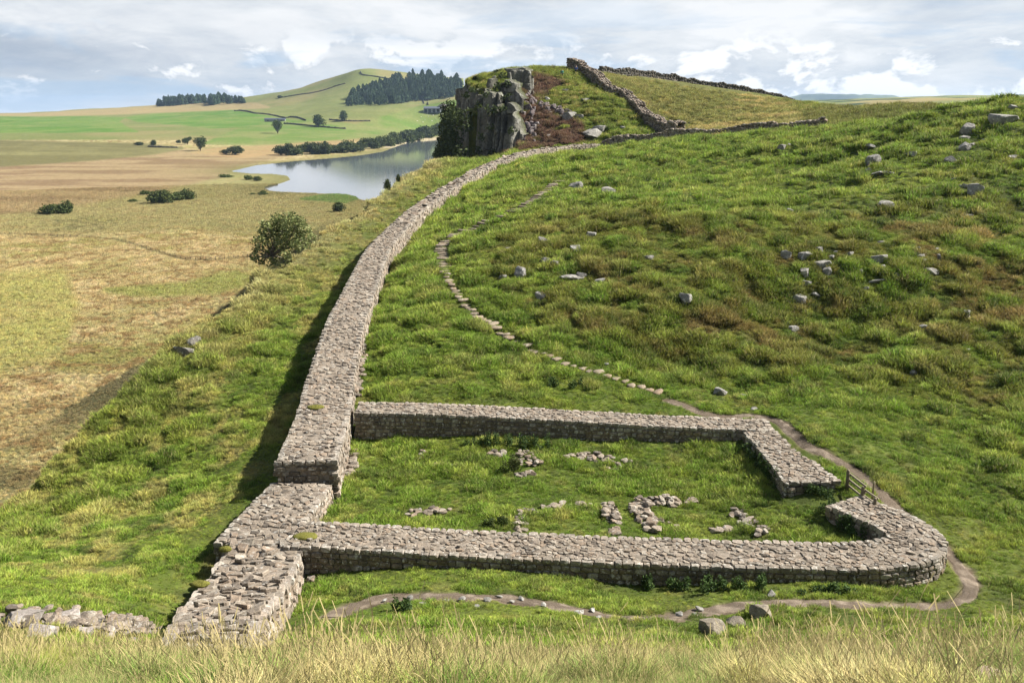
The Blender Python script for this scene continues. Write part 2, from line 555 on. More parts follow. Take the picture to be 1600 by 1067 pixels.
def _stone_proto():
    pts = [(i, j, k) for i in (-1, 0, 1) for j in (-1, 0, 1) for k in (-1, 0, 1) if (i, j, k) != (0, 0, 0)]
    idx = {p: n for n, p in enumerate(pts)}
    faces = []
    for axis in range(3):
        b, c = (axis + 1) % 3, (axis + 2) % 3
        for s in (-1, 1):
            for i in (-1, 0):
                for j in (-1, 0):
                    q = []
                    for di, dj in ((0, 0), (1, 0), (1, 1), (0, 1)):
                        p = [0, 0, 0]
                        p[axis], p[b], p[c] = s, i + di, j + dj
                        q.append(idx[tuple(p)])
                    faces.append(tuple(q if s > 0 else q[::-1]))
    v = np.array(pts, float)
    m = np.abs(v).sum(1)
    v = v * np.where(m == 3, 0.84, np.where(m == 2, 0.94, 1.0))[:, None]
    return v, np.array(faces)


STONE_V, STONE_F = _stone_proto()


def stone(acc, c, s, M, tint, jit=0.09):
    v = STONE_V + RNG.uniform(-jit, jit, STONE_V.shape)
    acc.add((v * (np.asarray(s) / 2)) @ M.T + c, STONE_F, tint)


# ------------------------------------------------------------------ materials
def material(name):
    m = bpy.data.materials.new(name)
    m.use_nodes = True
    return m, NT(m.node_tree)


def finish(t, color, rough=0.9, bump=None, strength=0.5, dist=0.05, spec=0.3):
    b = t.n('ShaderNodeBsdfPrincipled')
    t.set(b, 'Base Color', color)
    t.set(b, 'Roughness', rough)
    t.set(b, 'Specular IOR Level', spec)
    if bump is not None:
        bp = t.n('ShaderNodeBump', None, Strength=strength, Distance=dist, Height=bump)
        t.set(b, 'Normal', bp)
    t.n('ShaderNodeOutputMaterial', None, Surface=b)
    return b


def attr(t, name='tint', typ='GEOMETRY'):
    return t.n('ShaderNodeAttribute', {'attribute_name': name, 'attribute_type': typ})


def objvec(t):
    return (t.n('ShaderNodeTexCoord'), 3)


def geopos(t):
    return (t.n('ShaderNodeNewGeometry'), 0)


def stone_material(name, lichen=0.45, dark=0.5, scale=1.0, white=(0.62, 0.62, 0.58), relief=0.05):
    m, t = material(name)
    a = attr(t)
    p = geopos(t)
    n1 = t.noise(p, 5.0 * scale, 6, 0.62)
    n2 = t.noise(p, 1.7 * scale, 5, 0.6)
    n3 = t.noise(p, 19.0 * scale, 6, 0.7)
    c = t.mix(t.ramp(n3, [(0.34, 0.45), (0.62, 1.05)]), (0, 0, 0), a)
    c = t.mix(t.math('MULTIPLY', t.ramp(n2, [(0.48, 0.0), (0.62, 1.0)]), dark), c, (0.045, 0.042, 0.036))
    c = t.mix(t.math('MULTIPLY', t.ramp(n1, [(0.56, 0.0), (0.63, 1.0)]), lichen), c, white)
    finish(t, c, 0.92, t.math('ADD', t.math('MULTIPLY', n3, 0.5), n1), 0.8, relief)
    return m


M_TOP = stone_material('weathered_stone', 0.30, 0.22)
M_FACE = stone_material('dark_coursed_stone', 0.72, 0.45, 1.3, (0.55, 0.53, 0.48))
M_ROCK = stone_material('whinstone', 0.5, 0.35, 0.8, (0.55, 0.55, 0.52))
M_CLIFF = stone_material('cliff_stone', 0.38, 0.6, 0.14, (0.42, 0.42, 0.40), 0.5)
M_FAR_WALL = stone_material('dry_stone', 0.25, 0.3, 0.8)


def mortar_material():
    m, t = material('mortar')
    p = geopos(t)
    n1 = t.noise(p, 6.0, 6, 0.65)
    n2 = t.noise(p, 30.0, 3, 0.6)
    c = t.ramp(n1, [(0.3, (0.10, 0.088, 0.065)), (0.48, (0.20, 0.168, 0.135)), (0.7, (0.29, 0.248, 0.203))])
    finish(t, c, 0.95, t.math('ADD', n1, t.math('MULTIPLY', n2, 0.5)), 0.8, 0.06)
    return m


M_MORTAR = mortar_material()


def tint_material(name, rough=0.9, var=0.35, scale=8.0, bump=0.3, spec=0.2):
    m, t = material(name)
    a = attr(t)
    n1 = t.noise(geopos(t), scale, 4, 0.6)
    c = t.mix(t.ramp(n1, [(0.3, 1.0 - var), (0.7, 1.0)]), (0, 0, 0), a)
    finish(t, c, rough, n1, bump, 0.03, spec)
    return m


M_WOOD = tint_material('weathered_wood', 0.85, 0.35, 14.0)
M_PLAIN = tint_material('matte_paint', 0.8, 0.12, 5.0, 0.05)
M_BARK = tint_material('bark', 0.95, 0.5, 9.0, 0.7)


def leaf_material(name, trans=0.25, inst=False, rough=0.75):
    m, t = material(name)
    a = attr(t)
    col = a
    if inst:
        b = attr(t, 'shade', 'INSTANCER')
        sp_ = t.n('ShaderNodeSeparateColor', None, Color=a)
        dry = t.mix((sp_, 1), b, (0.42, 0.345, 0.165))
        vv = t.n('ShaderNodeVectorMath', {'operation': 'SCALE'}, i0=dry)
        t.t.links.new(sp_.outputs[0], vv.inputs['Scale'])
        col = vv
    d = t.n('ShaderNodeBsdfPrincipled')
    if inst:
        gn = t.n('ShaderNodeNewGeometry')
        va = t.n('ShaderNodeVectorMath', {'operation': 'SCALE'}, i0=(gn, 1))
        va.inputs['Scale'].default_value = 0.55
        vb_ = t.n('ShaderNodeVectorMath', {'operation': 'ADD'}, i0=va, i1=(0.0, 0.0, 0.75))
        vc = t.n('ShaderNodeVectorMath', {'operation': 'NORMALIZE'}, i0=vb_)
        t.set(d, 'Normal', vc)
    t.set(d, 'Base Color', col)
    t.set(d, 'Roughness', rough)
    t.set(d, 'Specular IOR Level', 0.15)
    tr = t.n('ShaderNodeBsdfTranslucent')
    t.set(tr, 'Color', col)
    ms = t.n('ShaderNodeMixShader', None, i0=trans, i1=d, i2=tr)
    t.n('ShaderNodeOutputMaterial', None, Surface=ms)
    return m


M_LEAF = leaf_material('leaves')
M_GRASS = leaf_material('grass_blades', 0.3, True)

# ------------------------------------------------------------------ paths (on the ground, from the photo)
def trace(px, step=0.5):
    p = [hit(u, v) for u, v in px]
    p = np.array([q for q in p if q is not None])[:, :2]
    return resample(p, step)


def resample(p, step):
    p = np.asarray(p, float)
    # Catmull-Rom through the points, then even spacing
    q = []
    n = len(p)
    for i in range(n - 1):
        p0, p1, p2, p3 = p[max(i - 1, 0)], p[i], p[i + 1], p[min(i + 2, n - 1)]
        for t in np.linspace(0, 1, 24, endpoint=False):
            q.append(0.5 * ((2 * p1) + (-p0 + p2) * t + (2 * p0 - 5 * p1 + 4 * p2 - p3) * t * t + (-p0 + 3 * p1 - 3 * p2 + p3) * t ** 3))
    q.append(p[-1])
    q = np.array(q)
    s = np.r_[0, np.cumsum(np.linalg.norm(np.diff(q[:, :2], axis=0), axis=1))]
    k = max(int(round(s[-1] / step)), 2)
    ss = np.linspace(0, s[-1], k + 1)
    return np.stack([np.interp(ss, s, q[:, j]) for j in range(q.shape[1])], 1)


PATH_PX = [(520, 962), (560, 943), (620, 931), (700, 930), (790, 934), (860, 943), (940, 960), (1010, 965), (1085, 957), (1150, 946), (1220, 941), (1330, 943), (1430, 946),
           (1490, 941), (1515, 925), (1512, 900), (1480, 862), (1440, 828), (1400, 792), (1372, 765), (1340, 738), (1300, 714), (1262, 697)]
PATH = trace(PATH_PX, 0.35)
PATH2 = trace([(1262, 697), (1240, 677), (1215, 657), (1180, 650), (1150, 650), (1110, 647), (1080, 638), (1045, 625)], 0.35)
STEPS_PX = [(1030, 613), (1000, 606), (960, 592), (915, 580), (870, 562), (820, 540), (775, 512), (738, 488), (713, 460), (697, 430), (692, 400), (700, 380), (730, 362), (775, 345), (820, 322),
            (860, 296), (872, 285)]
STEPS = trace(STEPS_PX, 0.54)


def path_mask(x, y):
    x = np.asarray(x, float)
    y = np.asarray(y, float)
    w = 0.20 + 0.42 * fbm(x * 1.3, y * 1.3, 3, 88)
    m = 1 - smooth(-0.18, 0.12, poly_dist(x, y, PATH[::2]) - w * (1 + 0.55 * smooth(28, 25.5, y)) * 0.86)
    m2 = 1 - smooth(-0.1, 0.12, poly_dist(x, y, PATH2[::2]) - 0.18 - 0.24 * fbm(x * 1.3, y * 1.3, 3, 89))
    return np.maximum(m, m2)


def steps_mask(x, y):
    return 1 - smooth(0.35, 0.8, poly_dist(x, y, STEPS[::2]))


def lerp(a, b, t):
    t = np.asarray(t)[..., None]
    return a * (1 - t) + np.asarray(b, float) * t


def zone(px, py, poly, soft):
    """1 inside the polygon, fading over soft pixels outside"""
    return np.where(in_poly(px, py, poly), 1.0, 1 - smooth(0, 1, poly_dist(px, py, poly, True) / soft))


C_TURF = np.array((0.108, 0.178, 0.019))
C_LIME = np.array((0.175, 0.235, 0.034))
C_OLIVE = np.array((0.115, 0.128, 0.022))
C_STRAW = np.array((0.40, 0.315, 0.130))
C_PALE = np.array((0.42, 0.38, 0.185))
C_RUST = np.array((0.180, 0.115, 0.048))
C_DARK = np.array((0.045, 0.062, 0.014))
C_HEATHER = np.array((0.098, 0.056, 0.040))


DITCH = [plane_hit(u_, v_, -31.6) for u_, v_ in ((-150, 362), (0, 368), (90, 371), (185, 377), (250, 397), (290, 407), (330, 407), (402, 402))]


def cover_color(x, y, z):
    """colour of the vegetation at (x, y), with a painted shadow patch"""
    u, v = project(x, y, z)
    d = x - edge_x(y)
    r = np.hypot(x, y)
    # --- ridge
    n_big = fbm(x / 8.0, y / 8.0, 4, 101)
    n_mid = fbm(x / 1.9, y / 1.9, 4, 102)
    n_fin = fbm(x / 0.6, y / 0.6, 2, 103)
    c = np.empty(x.shape + (3,))
    c[:] = C_TURF
    c = lerp(c, C_LIME, smooth(0.42, 0.66, n_mid * 0.6 + n_big * 0.4))
    dry = smooth(0.50, 0.72, fbm(x / 5.0, y / 5.0, 4, 104)) * 0.8
    brown = zone(u, v, [(760, 400), (860, 350), (1000, 352), (1200, 372), (1420, 330), (1600, 330), (1660, 620), (1500, 610), (1250, 560), (1050, 560), (900, 500)], 45)
    upper = smooth(150, 185, y)
    c = lerp(c, C_OLIVE, np.clip(dry * .22 + brown * smooth(0.28, 0.55, n_mid) * .95 + upper * .6, 0, 1))
    c = lerp(c, C_RUST, np.clip(brown * smooth(0.50, 0.66, n_mid * .55 + n_big * .45) * 0.6, 0, 1))
    c = lerp(c, C_STRAW, 0.55 * smooth(0.60, 0.76, fbm(x / 1.1, y / 1.1, 3, 106)) * (0.5 + 0.5 * upper))
    c = lerp(c, (0.215, 0.270, 0.048), 0.65 * smooth(0.56, 0.74, fbm(x / 0.75, y / 0.75, 3, 113)) * smooth(18, 24, r))
    c = lerp(c, (0.055, 0.10, 0.016), 0.6 * smooth(0.58, 0.72, fbm(x / 1.0 + 31, y / 1.0, 3, 114)) * smooth(18, 24, r))
    mound = zone(u, v, [(1200, 205), (1230, 190), (1300, 170), (1480, 160), (1490, 172), (1400, 188), (1300, 206)], 12) * (y > 128)
    c = lerp(c, (0.105, 0.105, 0.03), 0.7 * mound)
    ptop = zone(u, v, [(940, 118), (1060, 130), (1160, 150), (1240, 170), (1250, 205), (1150, 212), (1060, 205), (1000, 170)], 15) * (y > 140)
    c = lerp(c, (0.19, 0.19, 0.062), 0.75 * ptop)
    c = lerp(c, C_STRAW, ptop * smooth(0.5, 0.7, fbm(x / 14, y / 9, 3, 120)) * .7)
    # pale dry grass along the lip of the scarp
    lip = np.exp(-np.maximum(d, 0) / 2.0) * (d > -6) * smooth(25, 45, y) * (1 - smooth(160, 185, y))
    c = lerp(c, C_PALE, np.clip(lip * (0.65 + 0.9 * n_mid) * smooth(46, 70, y), 0, 0.85))
    leftside = (x < -9) * (d > -4) * (1 - smooth(140, 160, y))
    c = lerp(c, C_STRAW, 0.45 * leftside * smooth(0.50, 0.68, fbm(x / 1.5, y / 2.2, 4, 108)))
    c = lerp(c, C_OLIVE, 0.3 * leftside * (1 - smooth(2.5, 7.5, d)))
    # the near bank of long pale grass
    fore = (1 - smooth(14.5, 17.5, r + 1.5 * n_mid))
    fcol = lerp(lerp(np.tile(C_LIME, x.shape + (1,)), C_PALE, smooth(0.45, 0.63, fbm(x / 1.3, y / 4.0, 4, 110))), C_STRAW, 0.4 * smooth(.5, .7, n_fin))
    fcol = lerp(fcol, (0.10, 0.19, 0.035), smooth(.45, .58, fbm(x / 1.0 + 9, y / 3.0, 3, 112)) * .85)
    c = lerp(c, fcol, fore * 0.9)
    # heather under the crag
    hz = zone(u, v, [(745, 245), (790, 160), (825, 118), (880, 128), (850, 150), (835, 165), (880, 175), (905, 195), (925, 215), (880, 230), (800, 240)], 6) * (y > 158)
    c = lerp(c, C_HEATHER, hz * smooth(0.3, 0.5, fbm(x / 2.2, y / 2.2, 3, 111) + .12))
    # --- valley
    val = smooth(1.0, 6.0, -d)
    vb = fbm(x / 45.0, y / 45.0, 4, 131)
    vm = fbm(x / 9.0, y / 9.0, 4, 132)
    vf = fbm(x / 2.5, y / 2.5, 3, 133)
    cv = np.empty(x.shape + (3,))
    cv[:] = (0.36, 0.29, 0.145)
    cv = lerp(cv, (0.25, 0.235, 0.08), smooth(0.45, 0.62, vb))
    cv = lerp(cv, (0.46, 0.385, 0.215), smooth(0.45, 0.62, vm) * 0.8)
    cv = lerp(cv, (0.23, 0.235, 0.075), smooth(0.50, 0.64, fbm(x / 16.0 + 5, y / 30.0, 4, 134)) * 0.42)
    cv = lerp(cv, (0.20, 0.125, 0.052), smooth(0.50, 0.68, vf) * 0.8)
    dpl = poly_dist(x, y, DITCH)
    cv = lerp(cv, (0.085, 0.078, 0.034), np.exp(-(dpl / 0.9) ** 2) * .85 * (y < 500))
    painted_shade = zone(u, v, [(-200, 735), (20, 732), (62, 742), (30, 762), (-200, 770)], 8)  # shadow patch painted into the bog colour
    cv = lerp(cv, (0.09, 0.075, 0.035), painted_shade * .7)
    olive = zone(u, v, [(-300, 345), (60, 335), (250, 297), (380, 270), (470, 282), (410, 300), (560, 315), (620, 335), (500, 372), (300, 352), (130, 362)], 16)
    cv = lerp(cv, (0.21, 0.205, 0.085), olive * np.clip(0.25 + vm, 0, .9))
    band = zone(u, v, [(-300, 262), (0, 258), (140, 250), (300, 236), (480, 235), (440, 243), (370, 258), (350, 272), (250, 297), (60, 330), (-300, 345)], 8)
    cv = lerp(cv, lerp(np.tile(np.array((0.245, 0.180, 0.098)), x.shape + (1,)), (0.165, 0.108, 0.060), smooth(.45, .62, fbm(x / 60., y / 25., 3, 140))), band * .9)
    lime = zone(u, v, [(-300, 440), (0, 438), (90, 432), (112, 480), (92, 545), (0, 572), (-300, 580)], 22)
    cv = lerp(cv, (0.31, 0.31, 0.10), lime * np.clip(0.4 + vm * .8, 0, 1))
    strips = zone(u, v, [(165, 455), (290, 445), (370, 428), (400, 440), (330, 460), (210, 462)], 7)
    cv = lerp(cv, (0.19, 0.24, 0.05), strips * .7)
    moss = zone(u, v, [(80, 350), (150, 345), (185, 350), (150, 362), (90, 360)], 6)
    cv = lerp(cv, (0.07, 0.075, 0.03), moss * .7 * smooth(.4, .6, vf))
    shore = np.exp(-poly_dist(x, y, LAKE, True) / 26.0) * (z < -30) * (y < 1250)
    cv = lerp(cv, (0.13, 0.125, 0.045), shore * .9)
    spit = zone(u, v, [(470, 313), (540, 302), (560, 312), (540, 318)], 3)
    cv = lerp(cv, (0.07, 0.15, 0.03), spit)
    darkp = zone(u, v, [(-400, 221), (0, 221), (225, 226), (285, 232), (240, 240), (140, 250), (0, 259), (-400, 262)], 4)
    cv = lerp(cv, (0.125, 0.115, 0.045), darkp)
    farl = smooth(950, 1150, y)
    up = lerp(np.tile(np.array((0.155, 0.18, 0.055)), x.shape + (1,)), (0.22, 0.20, 0.08), smooth(.4, .65, fbm(x / 130., y / 130., 4, 150)))
    cv = lerp(cv, up, farl * (v < 219))
    field = zone(u, v, [(-400, 181), (0, 181), (195, 184), (185, 190), (196, 198), (215, 206), (60, 207), (-400, 208)], 2)
    field = np.maximum(field, zone(u, v, [(196, 184), (240, 178), (360, 173), (420, 182), (470, 191), (415, 197), (330, 200), (290, 196), (215, 190)], 2))
    fcol = lerp(np.tile(np.array((0.085, 0.180, 0.024)), x.shape + (1,)), (0.125, 0.205, 0.038), smooth(.4, .6, fbm(x / 70., y / 90., 3, 151)))
    cv = lerp(cv, fcol, field * (y > 900))
    f2 = zone(u, v, [(380, 200), (480, 188), (556, 196), (660, 166), (760, 150), (760, 214), (690, 203), (600, 206), (540, 218), (420, 226), (320, 224)], 4)
    cv = lerp(cv, lerp(np.tile(np.array((0.110, 0.185, 0.034)), x.shape + (1,)), (0.17, 0.205, 0.06), smooth(.45, .65, fbm(x / 50., y / 60., 3, 152))), f2 * .9 * (y > 900))
    tan = zone(u, v, [(-100, 179), (60, 178), (170, 171), (300, 162), (400, 162), (420, 168), (330, 172), (190, 178), (60, 181)], 3)
    cv = lerp(cv, (0.33, 0.25, 0.125), tan * .85 * (y > 1500))
    tan2 = zone(u, v, [(300, 238), (350, 232), (420, 228), (500, 222), (560, 219), (530, 226), (450, 238), (380, 246)], 3)
    cv = lerp(cv, (0.30, 0.21, 0.10), tan2 * .8)
    sand = zone(u, v, [(600, 231), (640, 219), (690, 214), (700, 217), (650, 221.5), (622, 230)], 1.5)
    cv = lerp(cv, (0.36, 0.31, 0.2), sand * (y > 1000))
    hay = smooth(.52, .66, fbm(x / 260., y / 14., 3, 155)) * .22 + smooth(.5, .7, fbm(x / 25., y / 30., 3, 156)) * .2
    cv = lerp(cv, (0.25, 0.24, 0.10), hay * (y > 900))
    cv = cv * (1 - .16 * smooth(950, 1200, y))[..., None]
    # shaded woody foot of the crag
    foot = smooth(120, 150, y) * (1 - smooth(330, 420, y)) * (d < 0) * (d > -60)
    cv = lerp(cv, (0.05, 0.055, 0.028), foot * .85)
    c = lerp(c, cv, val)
    # far country on the right
    fr = smooth(420, 800, y) * (d > 0)
    cr = lerp(np.tile(np.array((0.15, 0.175, 0.06)), x.shape + (1,)), (0.24, 0.20, 0.085), smooth(.45, .6, fbm(x / 160., y / 260., 3, 160)))
    cr = lerp(cr, (0.035, 0.06, 0.025), smooth(.56, .6, fbm(x / 200., y / 340., 3, 161)))
    return lerp(c, cr, fr)


# the ground: one sheet, fine inside the view, coarse round it
FA, FB = -0.56, 0.56
THS = np.r_[np.linspace(-math.pi, FA, 40, endpoint=False), np.linspace(FA, FB, 1080), np.linspace(FB, math.pi, 41)[1:]]
RS = np.r_[0.6, 1.2, 1.8, np.exp(np.linspace(math.log(2.4), math.log(20), 150, endpoint=False)),
           np.exp(np.linspace(math.log(20), math.log(330), 820, endpoint=False)), np.exp(np.linspace(math.log(330), math.log(9500), 430))]
gx = RS[:, None] * np.sin(THS)[None]
gy = RS[:, None] * np.cos(THS)[None]
gz = terrain(gx, gy)
gcol = cover_color(gx, gy, gz)
_r = RS[:, None] + 0 * gx
shaded_soil = lerp(np.tile(np.array((0.060, 0.058, 0.022)), gx.shape + (1,)), (0.03, 0.032, 0.013), fbm(gx * 1.4, gy * 1.4, 3, 170))  # soil and thatch, darkened to paint shade between the tufts
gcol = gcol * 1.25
gcol = lerp(gcol, shaded_soil * .8 + gcol * .2, (1 - smooth(200, 400, _r)) * (0.85))
PM = path_mask(gx, gy)
dirt = lerp(np.tile(np.array((0.13, 0.098, 0.068)), gx.shape + (1,)), (0.22, 0.18, 0.13), smooth(.45, .7, fbm(gx * 3, gy * 3, 4, 171)))
gcol = lerp(gcol, dirt, PM)
gz = gz - 0.05 * PM
nr, nt = gx.shape
g = Acc()
ii = np.arange(nr * nt).reshape(nr, nt)
quads = np.stack([ii[:-1, :-1], ii[:-1, 1:], ii[1:, 1:], ii[1:, :-1]], -1).reshape(-1, 4)
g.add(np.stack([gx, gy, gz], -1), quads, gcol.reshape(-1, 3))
m, t = material('ground_cover')
a = attr(t)
p = geopos(t)

n1 = t.noise(p, 1.6, 6, 0.65)
n2 = t.noise(p, 0.25, 6, 0.65)
c = t.mix(t.ramp(n1, [(0.28, 0.55), (0.68, 1.12)]), (0, 0, 0), a)
c = t.mix(t.ramp(n2, [(0.3, 0.72), (0.7, 1.08)]), (0, 0, 0), c)
finish(t, c, 0.95, t.math('ADD', t.math('MULTIPLY', n1, 0.25), n2), 0.7, 0.5, 0.1)
M_GROUND = m
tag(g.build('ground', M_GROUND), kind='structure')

# worn earth path: its own thin sheet on the ground
pa = Acc()
for line_, wk, w0, w1, sd in ((PATH, 1, .20, .42, 88), (PATH2, 0, .18, .24, 89)):
    pl = resample(line_, .12)
    tt = np.gradient(pl, axis=0)
    tt /= np.linalg.norm(tt, axis=1)[:, None]
    nn = np.stack([tt[:, 1], -tt[:, 0]], 1)
    rows_ = []
    for q in np.linspace(-1, 1, 9):
        wv = w0 + w1 * fbm(pl[:, 0] * 1.3 + (q > 0) * 7, pl[:, 1] * 1.3, 3, sd)
        if wk:
            wv = wv * (1 + 0.55 * smooth(28, 25.5, pl[:, 1])) * 0.74
        P = pl + nn * (q * wv + .05 * (fbm(pl[:, 0] * 6 + q * 3, pl[:, 1] * 6, 2, 90) - .5))[:, None]
        rows_.append(np.c_[P, terrain(P[:, 0], P[:, 1]) - .05 * path_mask(P[:, 0], P[:, 1]) + (.022 if abs(q) < .95 else -.03)])
    V = np.stack(rows_, 1)
    id_ = np.arange(V.shape[0] * 9).reshape(-1, 9)
    fa = np.stack([id_[:-1, :-1], id_[:-1, 1:], id_[1:, 1:], id_[1:, :-1]], -1).reshape(-1, 4)
    cc = lerp(np.tile(np.array((0.125, 0.094, 0.066)), V.shape[:2] + (1,)), (0.25, 0.20, 0.15), smooth(.45, .72, fbm(V[..., 0] * 3, V[..., 1] * 3, 4, 171)))
    pa.add(V.reshape(-1, 3), fa, cc.reshape(-1, 3))
m, t = material('trodden_earth')
p = geopos(t)
n1 = t.noise(p, 14.0, 5, 0.7)
n2 = t.noise(p, 55.0, 3, 0.6)
c = t.mix(t.ramp(n1, [(0.3, 0.6), (0.65, 1.1)]), (0, 0, 0), attr(t))
finish(t, t.mix(t.ramp(n2, [(.6, 0.0), (.68, .6)]), c, (0.38, 0.34, 0.29)), 0.95, t.math('ADD', n1, n2), 0.7, 0.04)
tag(pa.build('path', m), kind='structure')

# the lough
w = Acc()
lx = np.array([p_[0] for p_ in LAKE])
ly = np.array([p_[1] for p_ in LAKE])
x0, x1, y0, y1 = lx.min() - 40, lx.max() + 120, ly.min() - 40, ly.max() + 40
w.add([(x0, y0, -31.96), (x1, y0, -31.96), (x1, y1, -31.96), (x0, y1, -31.96)], np.array([(0, 1, 2, 3)]), (0.03, 0.04, 0.045))
m, t = material('lough_water')
p = geopos(t)
mp = t.n('ShaderNodeMapping', None, Vector=p)
mp.inputs['Scale'].default_value = (0.10, 0.35, 1)
wn = t.noise((mp, 0), 1.0, 5, 0.6, 0.4)
b = finish(t, (0.10, 0.12, 0.145), 0.06, wn, 0.03, 0.6, 1.0)
tag(w.build('water', m), kind='structure')

# ------------------------------------------------------------------ masonry
WALL_FOOT = []          # (polyline, half width) where no grass grows
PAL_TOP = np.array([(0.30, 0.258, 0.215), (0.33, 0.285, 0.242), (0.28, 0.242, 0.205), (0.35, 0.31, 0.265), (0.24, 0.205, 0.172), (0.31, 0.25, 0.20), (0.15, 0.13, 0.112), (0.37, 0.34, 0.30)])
PAL_SHADED = np.array([(0.21, 0.18, 0.14), (0.26, 0.22, 0.175), (0.15, 0.13, 0.108), (0.29, 0.24, 0.185), (0.33, 0.295, 0.25), (0.23, 0.185, 0.13), (0.40, 0.375, 0.335)])  # weathered faces turned from the sun, shade painted into the tint
PAL_LIT = np.array([(0.36, 0.30, 0.25), (0.31, 0.265, 0.215), (0.42, 0.36, 0.31), (0.25, 0.215, 0.18), (0.38, 0.31, 0.25), (0.45, 0.41, 0.36)])  # faces towards the sun, sunlight painted in as a paler tint


def pick(pal):
    return pal[RNG.integers(len(pal))] * RNG.uniform(0.76, 1.04) * np.array((1.0, 0.955, 0.885))


def frames(line):
    """evenly spaced samples with tangent and right-hand normal"""
    t = np.gradient(line[:, :2], axis=0)
    t /= np.linalg.norm(t, axis=1)[:, None] + 1e-9
    return t, np.stack([t[:, 1], -t[:, 0]], 1)


def P_area(P):
    x_, y_ = P[:, 0], P[:, 1]
    return float(np.sum(x_ * np.roll(y_, -1) - np.roll(x_, -1) * y_))


def clip_poly(poly, mx, my, nx, ny):
    """the part of a convex polygon on the near side of a line"""
    out_ = []
    for k in range(len(poly)):
        a_, b_ = poly[k], poly[(k + 1) % len(poly)]
        da = (a_[0] - mx) * nx + (a_[1] - my) * ny
        db = (b_[0] - mx) * nx + (b_[1] - my) * ny
        if da <= 0:
            out_.append(a_)
        if (da < 0 < db) or (db < 0 < da):
            t_ = da / (da - db)
            out_.append((a_[0] + (b_[0] - a_[0]) * t_, a_[1] + (b_[1] - a_[1]) * t_))
    return out_


